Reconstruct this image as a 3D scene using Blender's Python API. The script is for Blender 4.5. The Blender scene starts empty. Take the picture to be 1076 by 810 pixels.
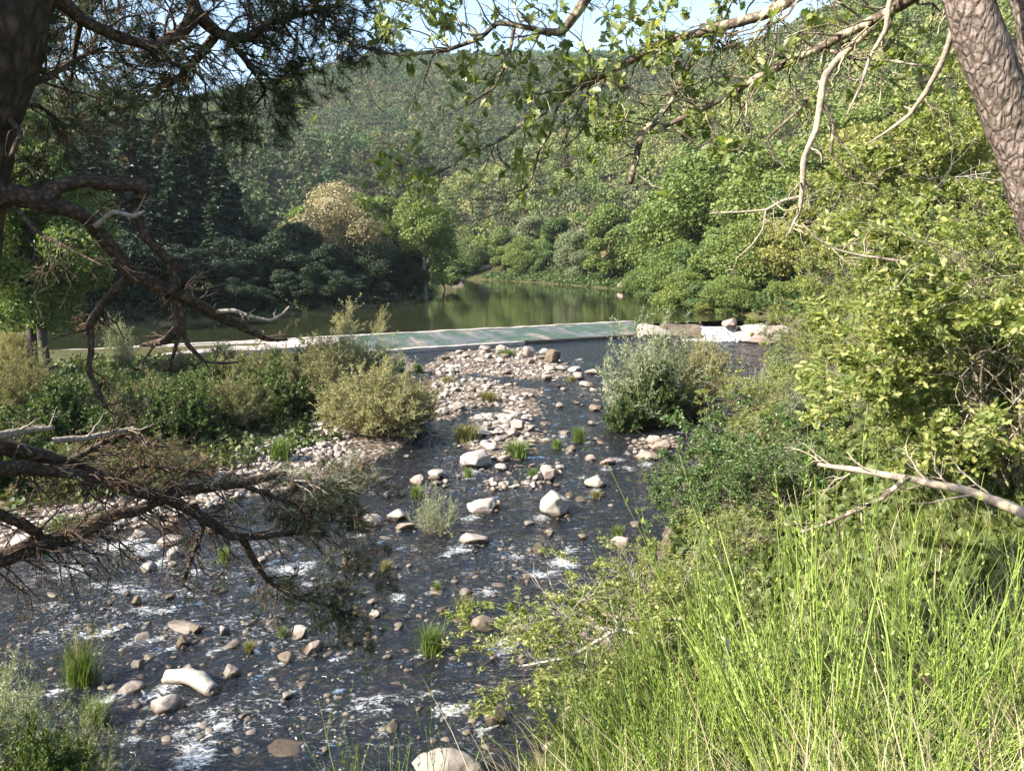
import bpy, math, random
import numpy as np
from mathutils import Vector
R = math.radians
rng = np.random.default_rng(11)
random.seed(5)
scene = bpy.context.scene
col = scene.collection
EYE, PITCH, FPX = 7.0, R(9.26), 828.0

# ---------------------------------------------------------------- camera
cd = bpy.data.cameras.new('camera'); cam = bpy.data.objects.new('camera', cd); col.objects.link(cam)
cam.location = (0, 0, EYE); cam.rotation_euler = (R(90) - PITCH, 0, 0)
cd.sensor_width = 36; cd.lens = 36 * FPX / 1076; cd.clip_start = 0.05; cd.clip_end = 6000
scene.camera = cam

def ray(px, py):
    u, v = (px - 538) / FPX, (405 - py) / FPX
    return np.array([u, math.cos(PITCH) + v * math.sin(PITCH), -math.sin(PITCH) + v * math.cos(PITCH)])
def P(px, py, Y):                      # the point at depth Y seen at a place in the photograph
    d = ray(px, py); return np.array([0, 0, EYE]) + d * (Y / d[1])
def G(px, py, z=0.0):                  # the point at height z
    d = ray(px, py); return np.array([0, 0, EYE]) + d * ((z - EYE) / d[2])

# ---------------------------------------------------------------- numeric helpers
def vnoise(p, seed=0):
    p = np.asarray(p, float); i = np.floor(p).astype(np.int64); f = p - i; f = f * f * (3 - 2 * f)
    def h(a, b, c):
        n = (a * 73856093) ^ (b * 19349663) ^ (c * 83492791) ^ (seed * 912931)
        n = ((n ^ (n >> 13)) * 1274126177) & 0x7fffffff
        n = ((n ^ (n >> 15)) * 668265263) & 0x7fffffff
        return ((n ^ (n >> 11)) & 0xffff) / 65535.0
    x, y, z = i[..., 0], i[..., 1], i[..., 2]; fx, fy, fz = f[..., 0], f[..., 1], f[..., 2]
    def L(a, b, t): return a + (b - a) * t
    return L(L(L(h(x, y, z), h(x+1, y, z), fx), L(h(x, y+1, z), h(x+1, y+1, z), fx), fy),
             L(L(h(x, y, z+1), h(x+1, y, z+1), fx), L(h(x, y+1, z+1), h(x+1, y+1, z+1), fx), fy), fz)
def fbm(p, oct=4, seed=0):
    p = np.asarray(p, float); s = 0; a = .5; t = 0
    for k in range(oct):
        s = s + a * vnoise(p, seed + k); t += a; a *= .5; p = p * 2.03 + 11.7
    return s / t
def fb2(x, y, sc, oct=4, seed=0):
    return fbm(np.stack([x * sc, y * sc, np.zeros_like(x) + .5], -1), oct, seed)
def sstep(a, b, x):
    t = np.clip((x - a) / (b - a), 0, 1); return t * t * (3 - 2 * t)
def unit(v):
    return v / np.maximum(np.linalg.norm(v, axis=-1, keepdims=True), 1e-9)
def rvec(n):
    return unit(rng.normal(size=(n, 3)))
def sd_poly(x, y, poly):               # signed distance, negative inside
    poly = np.asarray(poly, float); d = np.full(x.shape, 1e9); ins = np.zeros(x.shape, bool)
    for k in range(len(poly)):
        ax, ay = poly[k]; bx, by = poly[(k + 1) % len(poly)]
        ex, ey = bx - ax, by - ay
        t = np.clip(((x - ax) * ex + (y - ay) * ey) / (ex * ex + ey * ey + 1e-12), 0, 1)
        d = np.minimum(d, np.hypot(x - ax - t * ex, y - ay - t * ey))
        c = ((ay > y) != (by > y)) & (x < ex * (y - ay) / (ey if abs(ey) > 1e-12 else 1e-12) + ax)
        ins ^= c
    return np.where(ins, -d, d)
def resample(pts, m):
    pts = np.asarray(pts, float); s = np.r_[0, np.cumsum(np.linalg.norm(np.diff(pts[:, :3], axis=0), axis=1))]
    t = np.linspace(0, s[-1], m)
    # catmull-like smoothing: linear resample then average
    q = np.stack([np.interp(t, s, pts[:, k]) for k in range(pts.shape[1])], 1)
    for _ in range(2):
        q[1:-1] = .5 * q[1:-1] + .25 * (q[:-2] + q[2:])
    return q

class MB:                              # collects geometry for ONE mesh object
    def __init__(s): s.V = []; s.F = []; s.n = 0; s.T = []
    def add(s, V, F, mat=0, tint=None, smooth=False):
        V = np.asarray(V, np.float32).reshape(-1, 3)
        if not isinstance(F, (list, tuple)): F = [F]
        for f in F:
            f = np.asarray(f, np.int64)
            if len(f): s.F.append((f + s.n, mat, smooth))
        s.V.append(V); s.n += len(V)
        s.T.append(np.zeros(len(V), np.float32) if tint is None else np.broadcast_to(np.asarray(tint, np.float32), (len(V),)))
        return s
    def build(s, name, mats, parent=None, tint=None, link=True):
        me = bpy.data.meshes.new(name)
        V = np.concatenate(s.V)
        me.vertices.add(len(V)); me.vertices.foreach_set('co', V.ravel())
        li, ls, mi, sm = [], [], [], []; k = 0
        for f, m, smo in s.F:
            c = f.shape[1]; li.append(f.ravel()); ls.append(k + np.arange(len(f)) * c); k += f.size
            mi.append(np.full(len(f), m)); sm.append(np.full(len(f), smo))
        me.loops.add(k); me.loops.foreach_set('vertex_index', np.concatenate(li).astype(np.int32))
        ls = np.concatenate(ls).astype(np.int32)
        me.polygons.add(len(ls)); me.polygons.foreach_set('loop_start', ls)
        me.polygons.foreach_set('material_index', np.concatenate(mi).astype(np.int32))
        me.polygons.foreach_set('use_smooth', np.concatenate(sm).astype(bool))
        if tint:
            a = me.attributes.new(tint, 'FLOAT', 'POINT'); a.data.foreach_set('value', np.concatenate(s.T).astype(np.float32))
        for m in (mats if isinstance(mats, (list, tuple)) else [mats]): me.materials.append(m)
        me.update(calc_edges=True)
        o = bpy.data.objects.new(name, me)
        if link: col.objects.link(o)
        if parent is not None: o.parent = parent
        return o
def tag(o, label=None, cat=None, group=None, kind=None):
    if label: o['label'] = label
    if cat: o['category'] = cat
    if group: o['group'] = group
    if kind: o['kind'] = kind
    return o
def empty(name, loc, label=None, cat=None, group=None, rz=0, sc=1.0):
    o = bpy.data.objects.new(name, None); col.objects.link(o); o.empty_display_size = .3
    o.location = [float(c) for c in loc]; o.rotation_euler = (0, 0, rz)
    o.scale = (sc, sc, sc) if not hasattr(sc, '__len__') else sc
    return tag(o, label, cat, group)
def copy_tree(o, parent=None):
    c = o.copy(); col.objects.link(c)
    if parent is not None: c.parent = parent
    for ch in [q for q in KIDS.get(o.name, [])]: 
        copy_tree(ch, c)
    return c
KIDS = {}
def adopt(o):                          # remember children lists (o.children is slow to search)
    KIDS[o.name] = list(o.children)
    for c in KIDS[o.name]: adopt(c)
    return o
class Kind:                            # first use places the built thing itself, later uses copy it
    def __init__(s, maker): s.maker = maker; s.o = None
    def place(s, loc, label, cat, group=None, rz=0., sc=1.):
        if s.o is None: s.o = adopt(s.maker()); o = s.o
        else: o = copy_tree(s.o)
        o.location = [float(c) for c in loc]; o.rotation_euler = (0, 0, float(rz))
        o.scale = tuple(float(c) for c in sc) if hasattr(sc, '__len__') else (float(sc),) * 3
        o['label'] = label; o['category'] = cat
        if group: o['group'] = group
        elif 'group' in o: del o['group']
        return o

def tubes(PP, RR, n=5):                # a batch of tubes (T,m,3),(T,m) -> V,F
    PP = np.asarray(PP, float); RR = np.asarray(RR, float); T, m = PP.shape[:2]
    t = unit(np.gradient(PP, axis=1))
    ax = np.eye(3); sc = np.abs(t @ ax.T).max(1); ref = ax[np.argmin(sc, 1)][:, None, :]
    a = unit(np.cross(t, np.broadcast_to(ref, t.shape))); b = np.cross(t, a)
    th = np.arange(n) * 2 * math.pi / n
    V = PP[:, :, None, :] + RR[:, :, None, None] * (np.cos(th)[:, None] * a[:, :, None, :] + np.sin(th)[:, None] * b[:, :, None, :])
    i = np.arange(m - 1)[:, None] * n; j = np.arange(n)[None]; j2 = (j + 1) % n
    f = np.stack([i + j, i + j2, i + n + j2, i + n + j], -1).reshape(-1, 4)
    F = (np.arange(T)[:, None, None] * (m * n) + f[None]).reshape(-1, 4)
    return V.reshape(-1, 3), F
def tube1(pts, radii, n=8, m=None):
    q = np.c_[np.asarray(pts, float), np.asarray(radii, float)]
    if m: q = resample(q, m)
    V, F = tubes(q[None, :, :3], q[None, :, 3], n)
    c0 = len(V); V = np.vstack([V, q[0, :3], q[-1, :3]])
    k = np.arange(n); k2 = (k + 1) % n
    caps = np.vstack([np.stack([k2, k, np.full(n, c0)], 1), np.stack([c0 - n + k, c0 - n + k2, np.full(n, c0 + 1)], 1)])
    return V, [F, caps]
def branch(PP, RR, n, L, ang=.9, m=5, grav=0., wig=.18, tmin=.15, tmax=1., rf=.55, rmax=9., bias=None, jit=.35):
    T, mm = PP.shape[:2]
    ln = np.linalg.norm(np.diff(PP, axis=1), axis=2).sum(1)
    i = rng.choice(T, n, p=ln / ln.sum()); t = rng.uniform(tmin, tmax, n) * (mm - 1.001)
    k = t.astype(int); f = (t - k)[:, None]
    p = PP[i, k] * (1 - f) + PP[i, k + 1] * f; tan = unit(PP[i, k + 1] - PP[i, k])
    r = np.minimum((RR[i, k] * (1 - f[:, 0]) + RR[i, k + 1] * f[:, 0]) * rf, rmax)
    pe = rvec(n)
    if bias is not None: pe = pe + np.asarray(bias)
    pe = unit(pe - tan * (pe * tan).sum(1, keepdims=True))
    a = (ang * rng.uniform(1 - jit, 1 + jit, n))[:, None]
    d = np.cos(a) * tan + np.sin(a) * pe
    ll = L * rng.uniform(.55, 1.25, n); st = (ll / (m - 1))[:, None]
    out = np.empty((n, m, 3)); out[:, 0] = p
    for q in range(1, m):
        out[:, q] = out[:, q - 1] + d * st
        d = unit(d + wig * rng.normal(size=(n, 3)) + np.array([0, 0, -grav]))
    rr = r[:, None] * np.linspace(1, .3, m)[None]
    return out, rr
def tips(PP):
    return PP[:, -1], unit(PP[:, -1] - PP[:, -2])
def along(PP, n, tmin=.1, tmax=1.):
    T, m = PP.shape[:2]; i = rng.integers(0, T, n); t = rng.uniform(tmin, tmax, n) * (m - 1.001); k = t.astype(int); f = (t - k)[:, None]
    return PP[i, k] * (1 - f) + PP[i, k + 1] * f, unit(PP[i, k + 1] - PP[i, k])
def inst(tv, tf, pos, y, z, s):        # a template on every point
    y = unit(y); x = unit(np.cross(y, z)); z = np.cross(x, y)
    s = np.broadcast_to(np.asarray(s, float), (len(pos),))
    M = np.stack([x, y, z], 1) * s[:, None, None]
    V = pos[:, None, :] + np.einsum('tk,nkj->ntj', tv, M)
    F = [(np.arange(len(pos))[:, None, None] * len(tv) + f[None]).reshape(-1, f.shape[1]) for f in tf]
    return V.reshape(-1, 3), F
DIAMOND = (np.array([(0, 0, 0), (.3, .4, .09), (0, 1, 0), (-.3, .4, .09)]), [np.array([(0, 1, 2, 3)])])
LEAF = (np.array([(0, 0, 0), (.2, .25, .05), (.26, .55, .07), (0, 1, -.06), (-.26, .55, .07), (-.2, .25, .05), (0, .5, 0)]),
        [np.array([(0, 1, 2, 6), (6, 2, 3, 4), (0, 6, 4, 5)])])
NARROW = (np.array([(0, 0, 0), (.1, .45, .03), (0, 1, -.08), (-.1, .45, .03)]), [np.array([(0, 1, 2, 3)])])
CLUMP = (np.array([(0, -.1, 0), (.42, .1, .1), (.2, .42, -.04), (.34, .85, .1), (-.05, 1, 0), (-.4, .75, .12), (-.22, .4, -.04), (-.38, .12, .06)]),
         [np.array([(0, 1, 2, 7), (7, 2, 6, 6)])[:1], np.array([(2, 3, 4), (2, 4, 6), (6, 4, 5), (7, 2, 6)])])
def oak_leaf():
    w = [(0, .02), (.12, .05), (.22, .17), (.31, .1), (.45, .27), (.53, .15), (.68, .31), (.76, .17), (.9, .17), (1., .02)]
    v = []; 
    for t, a in w:
        bend = -.12 * t * t
        v += [(a, t, bend + a * .3), (0, t, bend), (-a, t, bend + a * .3)]
    f = []
    for k in range(len(w) - 1):
        b = 3 * k; f += [(b, b + 3, b + 4, b + 1), (b + 1, b + 4, b + 5, b + 2)]
    return np.array(v), [np.array(f)]
OAK = oak_leaf()

# ---------------------------------------------------------------- node helper
class Mat:
    def __init__(s, name):
        s.m = bpy.data.materials.new(name); s.m.use_nodes = True; s.t = s.m.node_tree; s.t.nodes.clear()
        s.out = s.t.nodes.new('ShaderNodeOutputMaterial')
    def n(s, typ, props=None, **ins):
        nd = s.t.nodes.new('ShaderNode' + typ)
        for k, v in (props or {}).items(): setattr(nd, k, v)
        for k, v in ins.items(): s.set(nd, k, v)
        return nd
    def set(s, nd, k, v):
        key = k.replace('_', ' ')
        sock = nd.inputs[int(k[1:])] if k[0] == 'i' and k[1:].isdigit() else nd.inputs[key]
        if hasattr(v, 'is_output') or isinstance(v, bpy.types.NodeSocket): s.t.links.new(v, sock)
        else:
            if sock.type == 'RGBA' and len(v) == 3: v = (*v, 1)
            sock.default_value = v
    def ramp(s, fac, stops, interp='LINEAR'):
        nd = s.n('ValToRGB'); s.set(nd, 'Fac', fac); cr = nd.color_ramp; cr.interpolation = interp
        while len(cr.elements) < len(stops): cr.elements.new(.5)
        for e, (p, c) in zip(cr.elements, stops): e.position = p; e.color = (*c, 1) if len(c) == 3 else c
        return nd.outputs[0]
    def mathn(s, op, a, b=0., c=0., clamp=False):
        nd = s.n('Math', dict(operation=op, use_clamp=clamp)); s.set(nd, 'i0', a); s.set(nd, 'i1', b)
        if op in ('MULTIPLY_ADD',): s.set(nd, 'i2', c)
        return nd.outputs[0]
    def mixc(s, f, a, b, mode='MIX'):
        nd = s.n('Mix', dict(data_type='RGBA', blend_type=mode)); s.set(nd, 'i0', f); s.set(nd, 'i6', a); s.set(nd, 'i7', b)
        return nd.outputs[2]
    def noise(s, vec, scale, detail=4, rough=.55, dist=0.):
        nd = s.n('TexNoise', None, Scale=scale, Detail=detail, Roughness=rough, Distortion=dist)
        if vec is not None: s.set(nd, 'Vector', vec)
        return nd.outputs[0]
    def vor(s, vec, scale, feature='F1', out=0, rand=1.):
        nd = s.n('TexVoronoi', dict(feature=feature), Scale=scale, Randomness=rand)
        if vec is not None: s.set(nd, 'Vector', vec)
        return nd.outputs[out]
    def coord(s, which='Object', scale=None):
        o = s.n('TexCoord').outputs[which]
        if scale: 
            mp = s.n('Mapping', None, Vector=o, Scale=scale); o = mp.outputs[0]
        return o
    def pos(s, scale=None):
        o = s.n('NewGeometry').outputs['Position']
        if scale: 
            mp = s.n('Mapping', None, Vector=o, Scale=scale); o = mp.outputs[0]
        return o
    def bump(s, h, strength=.5, dist=.05, normal=None):
        nd = s.n('Bump', None, Height=h, Strength=strength, Distance=dist)
        if normal is not None: s.set(nd, 'Normal', normal)
        return nd.outputs[0]
    def attr(s, name): return s.n('Attribute', dict(attribute_name=name)).outputs['Fac']
    def done(s, sh, disp=None):
        s.t.links.new(sh, s.out.inputs[0]); return s.m
    def principled(s, **k):
        nd = s.n('BsdfPrincipled', None, **k); return nd.outputs[0]

def leafmat(name, stops, trans=.35, rough=.5, spec=.35, tint=None, patch=.0, patch_scale=.2, isl=.5, obj=.3, glow=(1.15, 1.2, .6)):
    M = Mat(name)
    g = M.n('NewGeometry')
    f = M.mathn('MULTIPLY', g.outputs['Random Per Island'], isl)
    if tint: f = M.mathn('MULTIPLY_ADD', M.attr(tint), obj, f)
    else: f = M.mathn('MULTIPLY_ADD', M.n('ObjectInfo').outputs['Random'], obj, f)
    if patch: f = M.mathn('MULTIPLY_ADD', M.noise(g.outputs['Position'], patch_scale, 2), patch, f)
    c = M.ramp(f, stops)
    p = M.principled(Base_Color=c, Roughness=rough, Specular_IOR_Level=spec)
    tc = M.mixc(1., c, (*glow, 1), 'MULTIPLY')
    t = M.n('BsdfTranslucent', None, Color=tc).outputs[0]
    mx = M.n('MixShader', None, Fac=trans); M.set(mx, 'i1', p); M.set(mx, 'i2', t)
    return M.done(mx.outputs[0])
def barkmat(name, stops, scale=(12, 12, 3), bump=.6, dist=.02, rough=.9, lichen=None, use='Object'):
    M = Mat(name); v = M.coord(use, scale)
    n1 = M.noise(v, 1., 6, .65, .6); n2 = M.vor(v, 1.3, 'DISTANCE_TO_EDGE')
    e = M.mathn('SMOOTH_MIN', n2, .25, 0)
    h = M.mathn('MULTIPLY_ADD', e, 1.2, n1)
    c = M.ramp(M.mathn('MULTIPLY', h, .8), stops)
    if lichen:
        k = M.ramp(M.noise(M.coord(use), lichen[1], 4, .6), [(.5, (0, 0, 0)), (.62, (1, 1, 1))])
        c = M.mixc(k, c, lichen[0])
    return M.done(M.principled(Base_Color=c, Roughness=rough, Specular_IOR_Level=.2, Normal=M.bump(h, bump, dist)))
# ---------------------------------------------------------------- where the water lies
g2 = lambda px, py, z=0.: tuple(G(px, py, z)[:2])
CREST = [(-33.5, 49.0), (11.6, 75.6)]
CD = unit(np.array([CREST[1][0] - CREST[0][0], CREST[1][1] - CREST[0][1]])); CN = np.array([-CD[1], CD[0]])   # CN points upstream
RIVER = [(-14, 55.2), g2(425, 372), g2(445, 390), g2(455, 425), g2(452, 452), g2(410, 476), g2(378, 487), g2(330, 508), g2(255, 522),
         g2(215, 538), g2(140, 556), g2(60, 570), g2(0, 592), (-22, 18.5), (-60, 14), (-60, 5.5), (-22, 10.5), (-14, 12.2), (-8.6, 12), (-6.2, 10.5), (-5, 9.5),
         (-3, 8.3), (-.6, 8.6), (.3, 9.9), (1.2, 12.4), (2.8, 16), (5.8, 25), (11, 36), (17.5, 54), (24.5, 70), (27, 79), (11, 79), (-10, 64)]
ZU = .86
RES = [tuple(np.array(CREST[0]) - .8 * CN - 3 * CD), tuple(np.array(CREST[1]) - .8 * CN), (20, 78.5), (28, 79)] + [g2(a, b, ZU) for a, b in
      [(800, 335), (770, 329), (720, 318), (655, 305), (600, 300), (560, 297), (500, 293.5), (478, 294)]] + [(-22, 235), (-18, 170)] + \
      [g2(a, b, ZU) for a, b in [(462, 306), (442, 317), (385, 324), (300, 331), (220, 338), (150, 343), (60, 349), (-60, 352)]]
SHOAL = [([g2(*a) for a in q], t) for q, t in [
  ([(448, 390), (478, 371), (545, 366), (545, 373), (482, 392), (455, 400)], .16), ([(500, 378), (575, 374), (592, 382), (585, 400), (545, 396), (482, 390)], .12),
  ([(452, 398), (515, 402), (525, 414), (500, 426), (470, 438), (452, 436)], .16), ([(522, 404), (566, 410), (562, 424), (568, 434), (545, 440), (528, 428)], .1),
  ([(505, 440), (540, 432), (558, 455), (556, 478), (522, 484), (492, 466)], .14), ([(430, 514), (478, 496), (486, 510), (458, 522), (438, 521)], .0),
  ([(522, 488), (590, 487), (588, 500), (560, 514), (522, 513), (508, 502)], .04), ([(664, 462), (715, 458), (708, 482), (668, 484)], .06),
  ([(60, 668), (200, 672), (330, 650), (340, 700), (250, 725), (110, 722)], -.1), ([(420, 560), (490, 560), (490, 580), (430, 578)], -.02)]]
RIGHT = [(4, 90), (2, 60), (0, 40), (-3, 26), (-8, 16), (-20, 12.5), (-60, 9), (-400, 0), (-400, -200), (1500, -200), (1500, 90)]

def terr(x, y):
    x = np.atleast_1d(np.asarray(x, float)); y = np.atleast_1d(np.asarray(y, float))
    dr = sd_poly(x, y, RIVER); du = sd_poly(x, y, RES); sr = sstep(-1.5, 1.5, -sd_poly(x, y, RIGHT))
    n1 = fb2(x, y, .12, 4, 3) - .5; n2 = fb2(x, y, .9, 3, 8) - .5
    dp = np.maximum(dr, 0)
    hL = .05 + .07 * np.minimum(dp, 16) + .35 * n1 * np.minimum(dp * .3, 1.5) + .16 * n2 * np.minimum(dp, 1)
    hL += .75 * np.maximum(-x - 52, 0)
    hL = np.where(hL > 48, 48 + (hL - 48) * .1, hL)
    k = sstep(20, 60, y)
    s = .72 * np.minimum(dp, 7) + (.14 + .42 * k) * np.maximum(dp - 7, 0)
    hR = .03 + s + .8 * n1 * np.minimum(dp * .25, 1) + .22 * n2 * np.minimum(dp, 1)
    hR = np.where(hR > 40, 40 + (hR - 40) * .3, hR)
    bed = np.maximum(-.08 + .25 * dr, -.42) + .3 * n2
    for q, t in SHOAL:
        ds = sd_poly(x, y, q); wv = 1 + .08 * np.clip(y - 20, 0, 50)
        bed = np.maximum(bed, t - .07 + .3 * n2 - .5 * np.maximum(ds, 0) / wv)
    lo = np.where(dr > 0, hL * (1 - sr) + hR * sr, bed)
    dq = np.maximum(du, 0)
    left = 1 - sstep(-12, 14, x + 14 + .1 * (y - 115))
    hl = ZU + .05 + .3 * np.minimum(dq, 4) + .06 * np.minimum(dq, 35) + .6 * np.maximum(dq - 38, 0)
    hl = hl / (1 + (hl / 60.) ** 4) ** .25
    hr = ZU + .05 + .3 * np.minimum(dq, 6) + .62 * np.maximum(dq - 5, 0)
    cap = np.maximum(40 + .58 * x, 15); hr = hr / (1 + (hr / cap) ** 4) ** .25
    hr = hr + 10 * n1 * sstep(10, 60, dq)
    up = np.where(du > 0, hl * left + hr * (1 - left), ZU - .1 - 1.2 * np.minimum(-du * .4, 1.2))
    cs = (x - CREST[0][0]) * CN[0] + (y - CREST[0][1]) * CN[1]
    w = sstep(-4.5, .5, cs)
    z = lo * (1 - w) + up * w
    # the two big hillsides
    zA = (y - 335) * .48 + 26 * (fb2(x, y, .006, 3, 21) - .5)
    capA = 206 - .62 * np.maximum(-x - 105, 0) - .02 * np.maximum(x, 0) + 14 * (fb2(x, y, .008, 4, 22) - .5)
    zA = np.where(zA > 0, zA / (1 + np.abs(zA / capA) ** 6) ** (1 / 6.), zA)
    return np.maximum(z, zA)
def tz(x, y): return float(terr(x, y)[0])

# ---------------------------------------------------------------- ground sheet
def axis(lo, a, b, hi, st, gr=1.13):
    c = list(np.arange(a, b, st)); s = st; v = c[-1]
    while v < hi: s = min(s * gr, 18); v += s; c.append(v)
    s = st; v = c[0]
    while v > lo: s = min(s * gr, 18); v -= s; c.insert(0, v)
    return np.array(c)
gx = axis(-1100, -30, 32, 1100, .45); gy = axis(-120, -4, 82, 1150, .45)
XX, YY = np.meshgrid(gx, gy)
ZZ = terr(XX.ravel(), YY.ravel())
nx, ny = len(gx), len(gy); q = (np.arange(ny - 1)[:, None] * nx + np.arange(nx - 1)[None]).ravel()
gF = np.stack([q, q + 1, q + nx + 1, q + nx], 1)
drg = sd_poly(XX.ravel(), YY.ravel(), RIVER)
srg = sstep(-1.5, 1.5, -sd_poly(XX.ravel(), YY.ravel(), RIGHT))
# 0 = stones and silt by the river, 1 = soil and grass, 2 = forest floor darkened as if shaded
duq = sd_poly(XX.ravel(), YY.ravel(), RES)
drg = drg + 1.3 * srg * (drg > .05)
zone = np.where(YY.ravel() > 84, 1 + sstep(1, 4, duq), sstep(.5, 2.2 , drg - 3.5 * (1 - srg) * (fb2(XX.ravel(), YY.ravel(), .25, 3, 5))) + (YY.ravel() > 62) * (XX.ravel() < -12) * sstep(.5, 2, duq))

def ground_mat():
    M = Mat('ground_soil'); p = M.pos()
    st = M.vor(p, 5.5, 'F1', 1); st2 = M.vor(p, 5.5, 'F1', 0)
    sv = M.n('SeparateColor', None, Color=st).outputs[0]
    stone = M.ramp(sv, [(0, (.12, .095, .075)), (.5, (.24, .2, .17)), (1, (.4, .345, .3))])
    stone = M.mixc(M.ramp(st2, [(.25, (0, 0, 0)), (.6, (1, 1, 1))]), stone, (.06, .045, .03))
    n = M.noise(p, 1.3, 6, .6); n2 = M.noise(p, 9., 5, .6)
    soil = M.ramp(M.mathn('MULTIPLY_ADD', n2, .5, M.mathn('MULTIPLY', n, .6)), [(.3, (.025, .03, .01)), (.52, (.055, .055, .02)), (.7, (.1, .085, .04)), (.85, (.16, .135, .075))])
    c = M.mixc(M.mathn('MINIMUM', M.attr('zone'), 1.), stone, soil)
    c = M.mixc(M.mathn('SUBTRACT', M.attr('zone'), 1., clamp=True), c, M.ramp(n2, [(.3, (.016, .016, .008)), (.6, (.04, .038, .018)), (.8, (.07, .065, .03))]))  # dark forest floor, with the shade under trees painted into its colour
    h = M.mathn('MULTIPLY_ADD', st2, -.8, n2)
    return M.done(M.principled(Base_Color=c, Roughness=.95, Specular_IOR_Level=.15, Normal=M.bump(h, .7, .06)))
b = MB().add(np.stack([XX.ravel(), YY.ravel(), ZZ], 1), gF, 0, zone, True)
tag(b.build('ground', ground_mat(), tint='zone'), kind='structure')

# ---------------------------------------------------------------- water
FOAM = []   # px, py, length px, width px, strength, angle deg in plan
def foam(px, py, l, w, s=1., a=None):
    c = G(px, py); sc = c[1] / FPX
    FOAM.append((c[0], c[1], l * sc * .5, w * sc * 1.6, s, a))
for a in [(205, 772, 56, 10, 1., 60), (222, 748, 40, 7, .9, 55), (140, 770, 60, 8, .8, 10), (190, 800, 70, 14, 1.2, 40), (330, 800, 40, 8, .7, 40),
          (125, 572, 44, 14, 1.3, 10), (150, 578, 34, 10, 1.1, 0), (75, 600, 60, 12, .9, 0), (130, 620, 120, 10, 1., -8), (60, 640, 120, 8, .7, 0), (165, 640, 70, 8, 1., 10), (118, 662, 60, 8, 1.1, 25), (40, 668, 60, 5, .6, 0),
          (200, 620, 60, 9, .8, 10), (210, 602, 40, 8, .9, 0), (308, 598, 40, 12, 1.2, -20), (330, 612, 40, 9, .8, 0), (250, 655, 40, 6, .6, 0), (25, 606, 30, 8, .8, 0),
          (580, 592, 34, 12, 1.2, 40), (592, 577, 40, 8, .9, 20), (535, 586, 46, 7, .9, 30), (500, 598, 50, 6, .6, 10), (420, 626, 44, 8, 1., 10), (560, 603, 30, 12, 1., 60), (525, 622, 30, 6, .7, 10),
          (385, 738, 70, 9, .9, 0), (402, 748, 40, 8, 1., 10), (350, 690, 40, 10, 1., 40), (365, 705, 50, 6, .8, 30), (440, 735, 50, 6, .8, 20), (478, 752, 44, 12, 1.2, 30), (515, 715, 30, 5, .6, 0), (430, 710, 40, 4, .5, 0), (478, 695, 60, 4, .5, 10), (395, 690, 60, 4, .5, -10), (450, 645, 30, 5, .5, 0),
          (620, 503, 30, 4, .8, 0), (560, 520, 40, 3, .7, -10), (650, 483, 24, 7, 1.1, 10), (662, 492, 20, 6, 1., 20), (610, 556, 30, 5, .7, 30), (600, 545, 30, 4, .7, 0), (400, 520, 50, 4, .6, 0), (360, 520, 40, 3, .5, 0), (720, 455, 40, 4, .9, 0), (590, 465, 24, 3, .7, 0), (600, 480, 24, 3, .7, 0), (540, 545, 40, 3, .4, 0), (485, 575, 40, 4, .6, 0), (500, 735, 40, 6, .7, 30), (555, 690, 40, 5, .5, 30), (715, 490, 40, 4, .8, 0)]:
    foam(*a)
def water_grid(poly, z, x0, x1, y0, y1, st, wave):
    xs = np.arange(x0, x1, st); ys = np.arange(y0, y1, st); X, Y = np.meshgrid(xs, ys); x, y = X.ravel(), Y.ravel()
    d = sd_poly(x, y, poly); n = len(xs)
    q = (np.arange(len(ys) - 1)[:, None] * n + np.arange(n - 1)[None]).ravel()
    F = np.stack([q, q + 1, q + n + 1, q + n], 1); keep = (d[F] < 1.2).any(1); F = F[keep]
    fo = np.zeros(len(x))
    if wave:
        wx_, wy_ = (fb2(x, y, 1.1, 3, 41) - .5) * 1.3, (fb2(x, y, 1.1, 3, 44) - .5) * 1.1
        for cx, cy, l, w, s, a in FOAM:
            a = R(a if a is not None else 0); dx, dy = x - cx + wx_, y - cy + wy_
            u = (dx * math.cos(a) + dy * math.sin(a)) / l; v = (-dx * math.sin(a) + dy * math.cos(a)) / w
            fo = np.maximum(fo, s * np.exp(-(u * u + v * v) * .7))
        near = y < 34
        rif = np.zeros(len(x))
        for poly, s in [([(0, 555), (330, 560), (420, 640), (330, 690), (0, 690)], .5), ([(120, 730), (560, 690), (560, 810), (150, 810)], .5), ([(380, 560), (650, 560), (640, 640), (400, 650)], .42), ([(480, 440), (650, 460), (640, 540), (420, 520)], .4), ([(460, 370), (640, 380), (640, 470), (470, 470)], .34)]:
            rif = np.maximum(rif, s * sstep(1.2, -1., sd_poly(x, y, [g2(*a) for a in poly])))
        fo = np.maximum(fo, rif * (.35 + 1.3 * fb2(x, y, .7, 3, 77)))
        for cx, cy, wm in WAKES:
            fx, fy = (-.62, -.78) if cy < 22 else (-.25, -.97)
            dx, dy = x - cx, y - cy; k = (np.abs(dx) < 3 * wm) & (np.abs(dy) < 3 * wm)
            u = (dx[k] * fx + dy[k] * fy) / wm - .9; v = (-dx[k] * fy + dy[k] * fx) / wm
            fo[k] = np.maximum(fo[k], .95 * np.exp(-(u / 1.1) ** 2 - (v / .55) ** 2))
        zz = z + wave * ((fbm(np.stack([x * 1.6, y * 2.2, 0 * x], 1), 3, 50) - .5) + 1.4 * (fb2(x, y, 4.5, 2, 51) - .5) * (.25 + fo))
    else: zz = np.full(len(x), z)
    u, inv = np.unique(F, return_inverse=True)
    return np.stack([x, y, zz], 1)[u], inv.reshape(F.shape), fo[u]
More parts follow.
